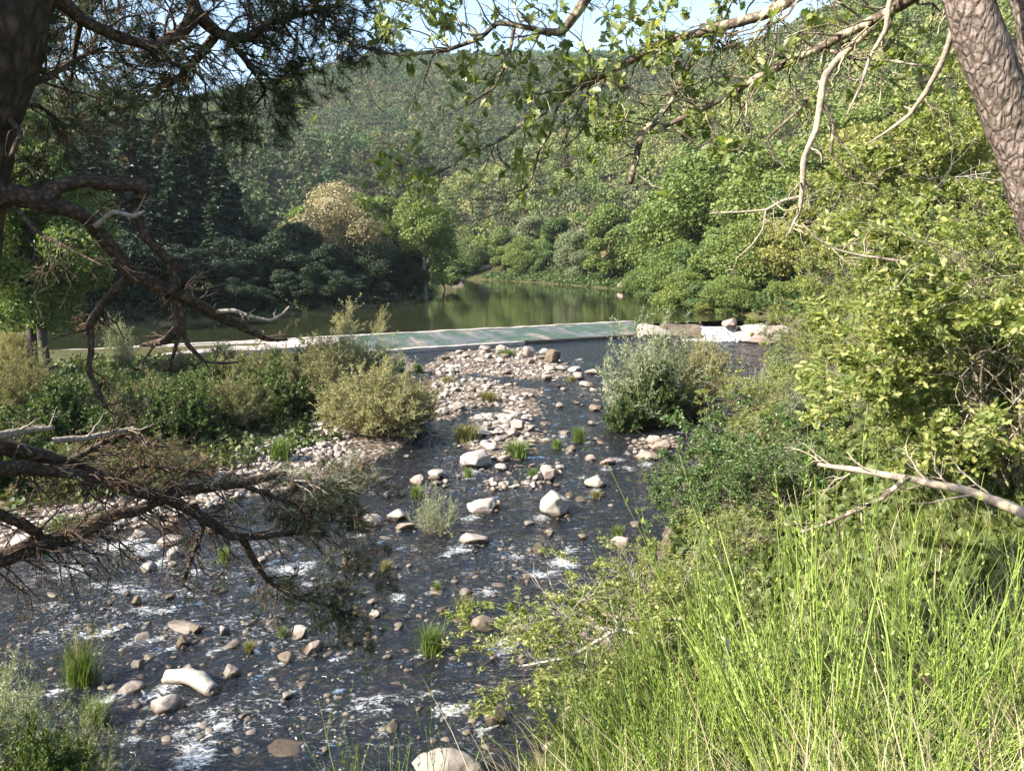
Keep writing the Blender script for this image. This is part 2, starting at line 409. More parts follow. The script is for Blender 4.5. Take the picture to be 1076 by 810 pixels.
def river_mat():
    M = Mat('river_water'); p = M.pos()
    fo = M.attr('foam')
    sp = M.pos((1., 1.5, 1.))
    w1 = M.noise(sp, 1.5, 3, .5, .6); w2 = M.noise(sp, 5., 3, .55, .5); w3 = M.noise(sp, 18., 2, .5)
    h = M.mathn('MULTIPLY_ADD', w2, .35, w1); h = M.mathn('MULTIPLY_ADD', w3, .06, h)
    nb = M.bump(h, 1., .24)
    gl = M.n('BsdfGlossy', None, Color=(1, 1, 1), Roughness=.07, Normal=nb).outputs[0]
    tr = M.n('BsdfTransparent', None, Color=(.55, .45, .29)).outputs[0]
    df = M.n('BsdfDiffuse', None, Color=(.024, .03, .038)).outputs[0]
    b0 = M.n('MixShader', None, Fac=.3); M.set(b0, 'i1', tr); M.set(b0, 'i2', df)
    fr = M.n('Fresnel', None, IOR=1.33, Normal=nb).outputs[0]
    b1 = M.n('MixShader', None, Fac=M.mathn('MULTIPLY', fr, 1., clamp=True)); M.set(b1, 'i1', b0.outputs[0]); M.set(b1, 'i2', gl)
    lace = M.noise(sp, 5.5, 6, .68, 1.4); lace2 = M.noise(sp, 19., 4, .65, .8); lace = M.mathn('MULTIPLY_ADD', lace2, .4, lace)
    amt = M.mathn('SUBTRACT', M.mathn('MULTIPLY_ADD', fo, .37, lace), .95)
    k = M.ramp(amt, [(.0, (0, 0, 0)), (.28, (1, 1, 1))])
    k = M.mathn('MULTIPLY', k, .8)
    fd = M.principled(Base_Color=(.78, .8, .8), Roughness=.55, Normal=M.bump(M.noise(sp, 30., 4, .7), .6, .05))
    b2 = M.n('MixShader', None, Fac=k); M.set(b2, 'i1', b1.outputs[0]); M.set(b2, 'i2', fd)
    return M.done(b2.outputs[0])
RM = river_mat()
rw = np.random.default_rng(3); WAKES = []
for px, py, w in [(580, 541, 33), (507, 540, 30), (498, 572, 35), (521, 617, 26), (459, 622, 22), (553, 668, 50), (567, 580, 14), (628, 513, 25), (639, 489, 21), (187, 664, 46), (46, 667, 15), (94, 664, 14), (114, 660, 15), (149, 673, 21), (241, 681, 23), (170, 686, 15), (190, 680, 16), (201, 716, 46), (134, 728, 31), (170, 750, 34), (327, 687, 30), (300, 696, 23), (318, 722, 15), (214, 762, 40), (176, 574, 32), (183, 586, 29), (145, 565, 17), (522, 763, 26), (411, 767, 24), (593, 456, 14), (660, 475, 14), (454, 684, 30), (501, 492, 35), (682, 484, 22), (389, 560, 22), (85, 716, 40)]:
    c = G(px, py); WAKES.append((c[0], c[1] + .1, w * c[1] / FPX * rw.uniform(.6, .95)))
mb = MB()
V, F, fo = water_grid(RIVER, 0., -30, 31, 7, 81, .15, .1)
mb.add(V, F, 0, fo, True)
tag(mb.build('river', RM, tint='foam'), kind='structure')
V, F, fo = water_grid(RIVER, 0., -62, -29.9, 3, 30, .5, .1)
tag(MB().add(V, F, 0, fo, True).build('river_bend', RM, tint='foam'), kind='structure')
def res_mat():
    M = Mat('still_water'); p = M.pos((1., .6, 1.))
    h = M.mathn('MULTIPLY_ADD', M.noise(p, 3., 3), .3, M.noise(p, .5, 3, .5, .5))
    nb = M.bump(h, .1, .1)
    return M.done(M.principled(Base_Color=(.022, .026, .012), Roughness=.06, IOR=1.33, Normal=nb))
RES_IN = np.array(RES)
V, F, fo = water_grid(RES, ZU, -110, 60, 44, 260, 1.0, 0)
# keep the water upstream of the weir crest
cs = (V[:, 0] - CREST[0][0]) * CN[0] + (V[:, 1] - CREST[0][1]) * CN[1]
V[:, :2] += np.outer(np.maximum(.15 - cs, 0) * (V[:, 0] < 13), CN)
tag(MB().add(V, F, 0, 0, True).build('reservoir', res_mat()), kind='structure')
# ---------------------------------------------------------------- weir
def conc_mat(name, stops, sc=1.5, streak=None, rough=.85, moss=None):
    M = Mat(name); p = M.coord('Object')
    n = M.noise(p, sc, 6, .65); n2 = M.noise(p, sc * 9, 4, .6)
    c = M.ramp(M.mathn('MULTIPLY_ADD', n2, .35, M.mathn('MULTIPLY', n, .75)), stops)
    if streak:
        s = M.noise(M.coord('Object', (1.1, .12, .3)), 1., 5, .6)
        c = M.mixc(M.ramp(s, [(.5, (0, 0, 0)), (.6, (1, 1, 1))]), c, streak)
    if streak:
        d = M.noise(M.coord('Object', (.5, .9, .5)), 2.4, 7, .75)
        c = M.mixc(M.ramp(d, [(.52, (0, 0, 0)), (.66, (.8, .8, .8))]), c, (.03, .032, .028))
    if moss:
        s = M.noise(M.coord('Object', (.35, .25, .3)), 1.3, 6, .7)
        c = M.mixc(M.ramp(s, [(.44, (0, 0, 0)), (.54, (.9, .9, .9))]), c, moss)
    return M.done(M.principled(Base_Color=c, Roughness=rough, Normal=M.bump(M.mathn('MULTIPLY_ADD', n2, .5, n), .5, .06)))
pale = conc_mat('pale_concrete', [(.3, (.15, .13, .11)), (.5, (.28, .25, .21)), (.75, (.4, .355, .31))], 1.2)
dark = conc_mat('dark_concrete', [(.3, (.02, .018, .014)), (.5, (.05, .042, .032)), (.75, (.1, .08, .06))], 2.)
apron = conc_mat('wet_apron', [(.3, (.04, .045, .045)), (.5, (.08, .085, .085)), (.75, (.13, .135, .13))], .8, (.2, .16, .12), .6, (.03, .06, .03))
apron2 = conc_mat('dry_apron', [(.3, (.2, .17, .145)), (.5, (.31, .27, .235)), (.75, (.4, .355, .31))], .5)
root = empty('weir', (CREST[0][0], CREST[0][1], 0), 'long low river weir with a sloping green stained concrete face and pale crest', 'weir', rz=math.atan2(CD[1], CD[0]))
WL = math.hypot(CREST[1][0] - CREST[0][0], CREST[1][1] - CREST[0][1])
def strip(profile, x0, x1, n=80, amp=.02, seed=1):      # profile swept along the weir's own x axis, closed section
    xs = np.linspace(x0, x1, n); pr = np.array(profile); m = len(pr)
    V = np.empty((n, m, 3)); V[..., 0] = xs[:, None]; V[..., 1] = pr[None, :, 0]; V[..., 2] = pr[None, :, 1]
    V[..., 2] += amp * (fbm(V * [.8, 1.5, 0] + seed, 3, seed) - .5); V[..., 1] += amp * (fbm(V * [1.3, .5, 0] + 9, 3, seed) - .5)
    i = np.arange(n - 1)[:, None] * m; j = np.arange(m)[None]; j2 = (j + 1) % m
    F = np.stack([i + j, i + j2, i + m + j2, i + m + j], -1).reshape(-1, 4)[:, ::-1]
    caps = np.array([list(range(m)), [(n - 1) * m + k for k in range(m)][::-1]])
    return V.reshape(-1, 3), [F, caps]
XA = 23.0
def stripm(p, a, b_, mat, name, n=80, amp=.03, seed=1):
    V, F = strip(p, a, b_, n, amp, seed); return MB().add(V, F).build(name, mat, root)
stripm([(-.25, .3), (.3, .3), (.3, .97), (-.25, .94)], 0, WL, pale, 'crest', 160, .14)
nsl = 14
pa = [(-.25 - 4.6 * k / nsl, .9 - .62 * k / nsl) for k in range(nsl + 1)]
stripm([(-.25, -.4)] + pa + [(-4.85, -.4)], XA, WL, apron, 'sloping_face', 220, .12, 3)
stripm([(-.25, -.3)] + [(-.25 - 4.2 * k / 8, .9 - .12 * k / 8) for k in range(9)] + [(-4.45, -.3)], 0, XA, apron2, 'dry_apron', 90, .12, 5)
stripm([(-4.86, -.5), (-4.86, .3), (-5.3, .29), (-5.3, -.5)], XA, XA + 14, pale, 'toe_kerb', 60, .12, 7)
stripm([(-4.86, -.5), (-4.86, .26), (-5.05, .25), (-5.05, -.5)], XA + 14, WL, dark, 'toe_wall', 90, .12, 8)

# ---------------------------------------------------------------- rocks
def rock_mesh(seed, sub=4, flat=.7, long=1.2, cuts=9, rough=.05, smooth=True, ny=1.):
    r = np.random.default_rng(seed)
    import bmesh
    bm = bmesh.new(); bmesh.ops.create_icosphere(bm, subdivisions=sub, radius=1)
    V = np.array([v.co for v in bm.verts]); F = np.array([[v.index for v in f.verts] for f in bm.faces]); bm.free()
    for _ in range(cuts):
        n = unit(r.normal(size=3)); d = r.uniform(.5, .86)
        o = np.maximum(V @ n - d, 0); V = V - o[:, None] * n * .93
    V = V * (1 + rough * 2.2 * (fbm(V * 1.7 + seed, 3, seed) - .5)[:, None] + rough * .9 * (fbm(V * 6 + seed, 3, seed + 5) - .5)[:, None])
    V *= np.array([long, 1. * ny, flat])
    ext = V[:, 0].max() - V[:, 0].min(); V = V / ext
    V[:, 2] -= V[:, 2].min()
    return V, F
def rock_mat(name, stops, wet=True, sc=1.):
    M = Mat(name); o = M.coord('Object'); p = M.pos()
    n = M.noise(p, 2.2 * sc, 5, .6); n2 = M.noise(p, 14 * sc, 6, .7); n3 = M.noise(p, 60 * sc, 3, .6)
    f = M.mathn('MULTIPLY_ADD', n2, .45, M.mathn('MULTIPLY', n, .4)); f = M.mathn('MULTIPLY_ADD', M.n('ObjectInfo').outputs['Random'], .3, f)
    f = M.mathn('SUBTRACT', f, .08)
    c = M.ramp(f, stops)
    c = M.mixc(M.ramp(n3, [(.56, (0, 0, 0)), (.7, (.5, .5, .5))]), c, (.1, .085, .07))
    li = M.noise(p, 5., 4, .7)
    c = M.mixc(M.ramp(li, [(.6, (0, 0, 0)), (.68, (.5, .5, .5))]), c, (.36, .33, .22))
    rough = .85
    if wet:
        z = M.n('SeparateXYZ', None, Vector=p).outputs[2]
        zz = M.mathn('MULTIPLY_ADD', n2, .1, z)
        w = M.ramp(zz, [(.1, (1, 1, 1)), (.19, (0, 0, 0))])
        c = M.mixc(M.mathn('MULTIPLY', w, .8), c, (.06, .045, .028))
        rough = M.mathn('MULTIPLY_ADD', w, -.5, .85)
    return M.done(M.principled(Base_Color=c, Roughness=rough, Specular_IOR_Level=.3, Normal=M.bump(M.mathn('MULTIPLY_ADD', n3, .3, n2), .6, .03)))
RK = {'pale': rock_mat('granite', [(.2, (.1, .085, .07)), (.42, (.22, .19, .165)), (.65, (.32, .28, .245)), (.9, (.42, .375, .33))]),
      'white': rock_mat('white_stone', [(.2, (.14, .125, .105)), (.45, (.28, .255, .22)), (.9, (.41, .375, .33))]),
      'brown': rock_mat('brown_stone', [(.2, (.06, .042, .028)), (.5, (.13, .1, .068)), (.9, (.25, .2, .15))]),
      'dark': rock_mat('wet_stone', [(.2, (.03, .025, .02)), (.5, (.07, .058, .045)), (.9, (.16, .13, .1))]),
      'pink': rock_mat('pink_stone', [(.2, (.15, .105, .085)), (.5, (.27, .205, .175)), (.9, (.39, .315, .27))])}
SH = {}
def shape(kind, k, colour):
    key = (kind, k, colour)
    if key not in SH:
        a = dict(round=dict(flat=.62, long=1.25, cuts=9, rough=.13), angular=dict(flat=.8, long=1.2, cuts=20, rough=.13), flat=dict(flat=.36, long=1.4, cuts=12, rough=.12),
                 tall=dict(flat=1.0, long=1., cuts=16, rough=.13), slab=dict(flat=.3, long=1.9, cuts=12, rough=.12))[kind]
        V, F = rock_mesh(100 + k * 17 + hash(kind) % 1 + len(kind) * 31, 4, **a)
        me = MB().add(V, F, 0, smooth=True).build('stone', RK[colour], link=False).data
        for p in me.polygons: pass
        SH[key] = me
    return SH[key]
ROCKCELLS = []
def stone(px, py, w, kind='round', colour='pale', label=None, group=None, z=None, sink=.22, rz=None, name='stone', cat='stone', loc=None, width=None, k=None, hs=1.):
    if loc is None:
        c = G(px, py, 0.)
        t = tz(c[0], c[1])
        if t > .05: c = G(px, py, t * .9); 
        wm = w * c[1] / FPX * 1.03; loc = (c[0], c[1] + wm * .3, max(tz(c[0], c[1] + wm * .3), -.07 if z is None else z))
    else: wm = width
    o = bpy.data.objects.new(name, shape(kind, rng.integers(0, 6) if k is None else k, colour)); col.objects.link(o)
    hh = {'round': .5, 'angular': .6, 'flat': .3, 'tall': .85, 'slab': .2}[kind] * wm
    o.location = (float(loc[0]), float(loc[1]), float(loc[2] - hh * sink * .6)); o.rotation_euler = (rng.normal() * .1, rng.normal() * .1, rng.uniform(0, 6.28) if rz is None else rz)
    o.scale = (wm, wm, wm * hs)
    ROCKCELLS.append((loc[0], loc[1], wm))
    return tag(o, label, cat, group)
S = stone
S(580, 541, 33, 'tall', 'white', 'largest pale boulder standing alone in midstream with a squared top', name='boulder', cat='boulder', k=1, rz=.6)
S(507, 540, 30, 'angular', 'pale', 'grey faceted boulder in open water left of the tall pale boulder')
S(498, 572, 35, 'round', 'pale', 'smooth oval boulder beside the feathery grey green willow bush in the river', rz=0, k=2)
S(521, 617, 26, 'flat', 'pale', 'flat rectangular stone alone below the midstream whitewater', rz=.1)
S(489, 624, 19, 'round', 'pale', 'rounded stone behind the sprig of weeds in midstream')
S(459, 623, 22, 'flat', 'brown', 'low brown stone with one tuft of grass on it')
S(553, 668, 50, 'flat', 'pale', 'broad flat pale boulder in the group right of the bright green grass tuft', name='boulder', cat='boulder', rz=.4)
S(505, 662, 30, 'angular', 'brown', 'brown blocky stone between the green grass tuft and the broad flat boulder')
S(483, 652, 15, 'round', 'brown', 'small mossy brown stone touching the brown blocky one')
S(464, 641, 16, 'round', 'brown', 'low mossy stone upstream of the bright green grass tuft')
S(577, 561, 13, 'angular', 'pale', 'small stone just below the tall pale boulder')
S(567, 580, 12, 'tall', 'dark', 'dark pointed stone at the head of the midstream whitewater')
S(391, 553, 22, 'tall', 'white', 'white upright angular stone left of the feathery river willow')
S(416, 547, 25, 'angular', 'pale', 'grey stone leaning against the left side of the river willow')
S(426, 556, 24, 'round', 'pink', 'rounded pinkish stone in front of the river willow')
S(405, 566, 14, 'flat', 'pale', 'small flat stone below the white upright stone')
S(457, 503, 21, 'angular', 'pale', 'pale angular stone at the right end of the stone line above the willow')
S(440, 508, 19, 'angular', 'pink', 'pinkish stone next in the line above the willow')
S(501, 492, 35, 'angular', 'pale', 'big pale block at the foot of the midstream stone heap', name='boulder', cat='boulder', rz=.2, k=3)
S(628, 513, 25, 'angular', 'pale', 'pale boulder with a mossy base near the right side of the stream')
S(639, 489, 21, 'round', 'pink', 'rounded pinkish boulder beside the small rapid near the right bank')
S(622, 484, 18, 'round', 'pink', 'rounded stone left of the pinkish boulder by the small rapid')
S(610, 527, 19, 'flat', 'brown', 'low brown stone right behind the tall pale boulder')
S(599, 522, 15, 'round', 'brown', 'small brown stone touching the back of the tall pale boulder')
S(655, 574, 23, 'round', 'pink', 'rounded stone carrying a grass tuft by the right bank')
S(668, 552, 17, 'round', 'pale', 'pale round stone under the leaves of the right bank')
S(643, 576, 14, 'round', 'pink', 'small pinkish stone left of the grassy stone by the right bank')
S(603, 660, 24, 'flat', 'pale', 'flat pale stone at the edge of the near right bank under dead twigs')
S(508, 672, 24, 'slab', 'brown', 'wet brown slab lying flush with the water below the blocky stone')
S(187, 664, 46, 'flat', 'pale', 'big pale wedge shaped boulder in the rapid at lower left', name='boulder', cat='boulder', k=4, rz=-.3)
S(46, 667, 15, 'round', 'pale', 'left one of two round stones at the far lower left')
S(62, 668, 11, 'round', 'pale', 'right one of two round stones at the far lower left')
S(94, 664, 14, 'round', 'pale', 'round pale stone beside the dark wet one at lower left')
S(114, 660, 15, 'angular', 'dark', 'dark wet stone left of the big wedge shaped boulder')
S(149, 673, 21, 'round', 'pale', 'rounded pale stone in front of the big wedge shaped boulder')
S(241, 681, 23, 'round', 'pale', 'smooth round pale stone in the shallows right of the wedge boulder')
S(235, 665, 11, 'tall', 'pale', 'small upright stone behind the smooth round one')
S(217, 671, 14, 'flat', 'brown', 'flat brown stone between the wedge boulder and the smooth round stone')
S(248, 653, 12, 'flat', 'brown', 'flat stone awash right of the wedge boulder')
S(170, 686, 15, 'round', 'pale', 'round stone above the white curved stone')
S(190, 680, 16, 'angular', 'brown', 'mossy brown stone in the cluster above the white curved stone')
S(203, 676, 12, 'angular', 'brown', 'smaller mossy stone at the right of the cluster above the white curved stone')
S(141, 700, 17, 'angular', 'pale', 'pale stone left of the white curved stone, biggest of three')
S(155, 692, 11, 'tall', 'brown', 'narrow upright stone left of the white curved stone')
S(161, 702, 9, 'round', 'white', 'little white round stone left of the white curved stone')
S(174, 720, 19, 'round', 'brown', 'brown stone at the left end of the white curved stone')
S(203, 724, 14, 'round', 'pale', 'small stone tucked under the white curved stone')
S(241, 711, 19, 'angular', 'pale', 'tilted pale stone with a wet dark foot right of the white curved stone', hs=1.3)
S(240, 696, 16, 'flat', 'brown', 'flat stone behind the tilted pale stone')
S(221, 693, 14, 'round', 'pale', 'round pale stone upstream of the white curved stone')
S(134, 728, 31, 'round', 'pale', 'large rounded stone beside the flowering grass tuft at lower left')
S(106, 717, 22, 'angular', 'pale', 'upper pale stone touching the flowering grass tuft')
S(105, 724, 16, 'round', 'pale', 'lower stone touching the flowering grass tuft')
S(170, 750, 34, 'angular', 'pale', 'grey humped boulder above the whitewater at the bottom left', name='boulder', cat='boulder', rz=.4, k=2)
S(327, 687, 30, 'round', 'pink', 'rounded pink granite boulder, largest of the cluster left of the tall green stems', name='boulder', cat='boulder')
S(313, 670, 21, 'tall', 'pale', 'pale upright stone behind the rounded pink granite boulder')
S(300, 696, 23, 'angular', 'brown', 'low brown angular stone in front of the pink granite boulder')
S(285, 654, 15, 'round', 'pink', 'round pinkish stone at the top of the lower cluster')
S(297, 669, 15, 'round', 'brown', 'brown stone below the little grass tuft of the lower cluster')
S(288, 684, 13, 'round', 'brown', 'small brown stone left of the low angular one')
S(274, 680, 18, 'round', 'dark', 'dark stone just under water left of the lower cluster', sink=.9)
S(318, 722, 15, 'angular', 'brown', 'lone brown mossy stone below the lower cluster')
S(214, 762, 40, 'flat', 'brown', 'brown stone under water beside the bottom left whitewater', sink=1.6)
S(296, 795, 60, 'flat', 'brown', 'wide brown mossy rock awash at the bottom of the river', sink=1.1, name='boulder', cat='boulder')
S(176, 574, 32, 'round', 'pale', 'rounded boulder behind the low pine limbs, next to the left rapid')
S(183, 586, 29, 'round', 'pale', 'rounded stone just below the boulder behind the low pine limbs')
S(145, 565, 17, 'angular', 'pale', 'grey stone splitting the left rapid')
S(20, 585, 44, 'round', 'pale', 'large rounded boulder at the left end of the gravel bank', name='boulder', cat='boulder')
S(155, 600, 15, 'tall', 'pale', 'upright stone below the low pine limb fork')
S(522, 763, 26, 'angular', 'dark', 'dark wet stone near the bottom bank')
S(411, 767, 24, 'angular', 'dark', 'dark stone in the wash behind the tall green stems')
S(296, 582, 15, 'round', 'pink', 'round pink stone seen below the pine limb')
S(281, 582, 11, 'angular', 'pale', 'small pale stone left of the round pink one')
S(263, 600, 12, 'round', 'pale', 'round pale stone under the pine needles')
S(369, 600, 20, 'angular', 'brown', 'brown stone beneath the tip of the low pine limb')
S(608, 379, 13, 'flat', 'pale', 'lone flat stone in the still pool below the weir')
S(589, 390, 13, 'round', 'pale', 'left stone of four at the right end of the stone bar below the weir')
S(604, 391, 15, 'round', 'pale', 'rounded second stone of four at the right end of the stone bar below the weir')
S(608, 398, 19, 'round', 'pale', 'front stone of four at the right end of the stone bar below the weir')
S(622, 393, 15, 'round', 'pale', 'right stone of four at the right end of the stone bar below the weir')
S(575, 399, 12, 'round', 'pale', 'round stone in front of the stone bar below the weir')
S(579, 419, 9, 'round', 'dark', 'grey round stone midway between two stone heaps')
S(573, 446, 12, 'flat', 'pink', 'lone pinkish stone in the dark channel')
S(589, 444, 8, 'flat', 'pale', 'small flat stone right of the lone pinkish one')
S(593, 456, 14, 'flat', 'pale', 'flat pale stone left of the grey green grass tuft')
S(573, 465, 12, 'round', 'pale', 'round pale stone in the channel right of the midstream heap')
S(515, 473, 17, 'round', 'white', 'yellowish white stone at the near edge of the midstream heap')
S(601, 474, 12, 'angular', 'brown', 'brown stone below the grey green grass tuft')
S(682, 484, 22, 'angular', 'pink', 'front pink rock of the heap under the right willow')
S(697, 474, 23, 'angular', 'pink', 'upper right pink rock of the heap under the right willow')
S(686, 467, 17, 'angular', 'pink', 'pointed pink rock at the top of the heap under the right willow')
S(660, 475, 14, 'flat', 'pink', 'flat pink stone left of the pink rock heap')
# the white stone that curves like a bone
V = []
pts = [(-.55, .02, .12), (-.4, .06, .17), (-.1, .05, .2), (.15, -.02, .17), (.38, -.12, .1), (.5, -.2, .06)]
q = resample(np.c_[np.array(pts), [.11, .15, .14, .15, .16, .1]], 18)
V, F = tubes(q[None, :, :3], q[None, :, 3] * 1.05, 14)
n0 = len(V); V = np.vstack([V, q[0, :3] - [.06, 0, 0], q[-1, :3] + [.06, -.03, 0]])
kk = np.arange(14); k2 = (kk + 1) % 14
F = [F, np.vstack([np.stack([k2, kk, np.full(14, n0)], 1), np.stack([n0 - 14 + kk, n0 - 14 + k2, np.full(14, n0 + 1)], 1)])]
V = V * (1 + .34 * (fbm(V * 7, 3, 3) - .5) + .22 * (fbm(V * 16, 4, 4) - .5))[:, None] * np.array([1, 1, .85])
c = G(203, 716, .08)
o = MB().add(V * .95, F, smooth=True).build('stone', RK['white']); o.location = (c[0], c[1], -.02); o.rotation_euler = (0, 0, -.15)
tag(o, 'white curved bone shaped stone lying across its neighbours at lower left', 'stone')
ROCKCELLS.append((c[0], c[1], .9))
# heaps of look-alike stones
def heap(poly, n, w0, w1, label, group, colours=('pale', 'brown', 'pink', 'pale'), kinds=('angular', 'flat', 'flat', 'round', 'angular'), zup=.0):
    poly = np.array(poly, float); lo, hi = poly.min(0), poly.max(0); got = 0; tries = 0
    while got < n and tries < n * 60:
        tries += 1
        px, py = rng.uniform(lo, hi)
        if sd_poly(np.array([px]), np.array([py]), poly)[0] > 0: continue
        c = G(px, py, 0.); w = rng.uniform(0, 1) ** 1.6 * (w1 - w0) + w0
        wm = w * c[1] / FPX
        if any(math.hypot(c[0] - a, c[1] - b_) < .34 * (wm + d) for a, b_, d in ROCKCELLS): continue
        S(px, py, w, kinds[rng.integers(len(kinds))], colours[rng.integers(len(colours))], label, group, z=zup); got += 1
heap([(448, 388), (478, 372), (520, 366), (545, 366), (545, 372), (480, 392), (455, 398)], 14, 7, 16, 'pale stone in the heap against the left part of the weir foot', 'stones against the weir foot')
heap([(500, 376), (575, 374), (592, 380), (585, 400), (545, 395), (482, 388)], 15, 8, 18, 'pale stone in the stone bar across the pool below the weir', 'stones of the bar below the weir')
heap([(452, 398), (520, 400), (530, 412), (500, 424), (470, 436), (455, 432)], 18, 7, 17, 'dull grey stone in the heap right of the big tan willow', 'stones beside the big tan willow', ('pale', 'brown', 'pale', 'pink'))
heap([(520, 402), (570, 408), (565, 424), (572, 432), (540, 440), (528, 425)], 12, 8, 20, 'pale angular stone in the middle heap, upstream of the reddish grass tuft', 'stones of the upper middle heap')
heap([(500, 440), (540, 430), (562, 455), (560, 482), (520, 484), (488, 468)], 22, 8, 22, 'pinkish pale stone in the central midstream heap', 'stones of the central heap', ('pink', 'pale', 'pale'))
heap([(430, 512), (480, 495), (490, 512), (460, 522), (438, 520)], 5, 7, 14, 'pale stone in the line of stones upstream of the river willow', 'stones above the river willow')
heap([(520, 486), (596, 486), (590, 500), (560, 516), (520, 514), (505, 502)], 12, 8, 18, 'pale stone in the loose line upstream of the tall pale boulder', 'stones above the tall boulder')
heap([(585, 405), (640, 400), (630, 445), (590, 440)], 15, 6, 14, 'small pale stone scattered in the right channel', 'stones in the right channel')
heap([(270, 470), (335, 448), (372, 470), (378, 486), (330, 505), (250, 520), (225, 505)], 21, 7, 17, 'pale stone on the gravel bank left of the big tan willow', 'stones of the left gravel bank', ('pale', 'pale', 'pink', 'brown'))
heap([(110, 565), (220, 540), (230, 552), (200, 600), (120, 590)], 5, 9, 20, 'grey stone around the left rapid behind the pine limbs', 'stones of the left rapid')
heap([(60, 660), (330, 640), (340, 700), (150, 715)], 10, 6, 11, 'small brown wet stone in the lower left shallows', 'small stones in the shallows', ('brown', 'dark', 'brown'))
heap([(400, 500), (640, 500), (640, 690), (450, 700)], 5, 6, 10, 'small dark stone poking out of the open river', 'small stones in the open river', ('brown', 'dark'))
heap([(400, 480), (500, 470), (640, 420), (660, 560), (640, 650), (520, 700), (380, 690), (330, 600)], 42, 5, 13, 'small pale stone scattered over the open middle of the river', 'stones scattered in the middle of the river', ('pale', 'brown', 'pink', 'pale'))
heap([(0, 600), (200, 560), (380, 600), (420, 720), (240, 790), (120, 740), (0, 690)], 27, 6, 15, 'small rounded stone scattered in the rapids at lower left', 'stones scattered at lower left', ('pale', 'brown', 'pale', 'brown'))
# loose gravel nobody could count: stuff
gv = []
for poly, n, s0, s1 in [([(230, 500), (340, 445), (378, 470), (382, 488), (255, 522), (215, 535)], 900, .1, .3), ([(445, 392), (520, 398), (560, 430), (555, 470), (490, 470), (455, 436)], 700, .12, .4),
                        ([(450, 385), (480, 370), (560, 366), (600, 385), (560, 402), (470, 398)], 500, .14, .42), ([(20, 590), (220, 535), (255, 522), (230, 505), (0, 560)], 600, .1, .3),
                        ([(500, 480), (600, 480), (590, 515), (430, 520), (440, 500)], 300, .1, .28), ([(0, 800), (0, 580), (420, 600), (560, 800)], 2200, .06, .2), ([(400, 470), (650, 440), (660, 700), (330, 700)], 1900, .06, .22), ([(560, 366), (650, 380), (640, 470), (570, 470)], 500, .1, .34), ([(660, 460), (720, 455), (700, 480), (660, 482)], 120, .1, .3)]:
    poly = np.array(poly, float); lo, hi = poly.min(0), poly.max(0)
    pp = rng.uniform(lo, hi, (n * 3, 2)); pp = pp[sd_poly(pp[:, 0], pp[:, 1], poly) < 0][:n]
    for px, py in pp:
        c = G(px, py, 0.); gv.append((c[0], c[1], rng.uniform(0, 1) ** 2 * (s1 - s0) + s0))
gv = np.array(gv); gz = terr(gv[:, 0], gv[:, 1]); gz = np.maximum(gz, np.where(rng.uniform(size=len(gv)) < .16, -.22 * gv[:, 2], -.3))
mb = MB()
bases = [rock_mesh(900 + k, 2, .6, 1.25, 8, .05) for k in range(6)]
for k in range(6):
    s = np.arange(len(gv)) % 6 == k; pos = np.c_[gv[s, :2], gz[s] - .15 * gv[s, 2]]
    n = s.sum(); y = np.c_[rvec(n)[:, :2], rng.normal(size=n) * .15]
    V, F = inst(bases[k][0], [bases[k][1]], pos, y, np.tile([0, 0, 1.], (n, 1)) + .2 * rvec(n), gv[s, 2])
    mb.add(V, F, 0, smooth=True)
mg = Mat('gravel_stone'); f = mg.n('NewGeometry').outputs['Random Per Island']; z = mg.n('SeparateXYZ', None, Vector=mg.pos()).outputs[2]
cc = mg.ramp(mg.mathn('MULTIPLY_ADD', mg.noise(mg.pos(), 12., 4), .4, mg.mathn('MULTIPLY', f, .7)), [(.1, (.07, .055, .045)), (.5, (.2, .17, .145)), (.9, (.34, .3, .26))])
cc = mg.mixc(mg.ramp(z, [(.03, (.75, .75, .75)), (.08, (0, 0, 0))]), cc, (.06, .045, .03))
tag(mb.build('gravel', mg.done(mg.principled(Base_Color=cc, Roughness=.8))), 'loose grey and pinkish gravel along the river', 'gravel', kind='stuff')

# ---------------------------------------------------------------- spillway at the right end of the weir
def slope_block(name, pts, depth, base, mat, parent=None, sub=14, amp=.1, seed=1):   # rough masonry or rock mass on a front outline (x,y) with heights
    pass
def rough_rock(px, py, w, colour, label, name, cat, hs=.6, seed=300, rz=0., zb=0., ny=1., cuts=16):
    c = G(px, py, zb); wm = w * c[1] / FPX
    V, F = rock_mesh(seed, 5, hs, 1.2, cuts, .09, ny=ny)
    o = MB().add(V * wm, F, smooth=True).build(name, RK[colour]); o.location = (c[0], c[1] + wm * .3, zb - .15 * wm * hs); o.rotation_euler = (0, 0, rz)
    return tag(o, label, cat)
rough_rock(685, 356, 34, 'pale', 'smooth pale rock hump where the weir meets the spillway wall', 'rock_outcrop', 'rock', .5, 301, .2, 0)
rough_rock(808, 362, 70, 'pink', 'broad pale rock outcrop at the right of the little waterfall', 'rock_outcrop', 'rock', .46, 302, -.2, 0, .8)
rough_rock(768, 345, 16, 'pink', 'reddish block of rock standing on the outcrop behind the waterfall', 'rock_outcrop', 'rock', .7, 303, .4, .9)
rough_rock(800, 352, 36, 'pale', 'upper pale rock ledge above the waterfall outcrop', 'rock_outcrop', 'rock', .34, 305, .1, .6)
a, b_ = G(692, 352, 0), G(738, 354, 0)
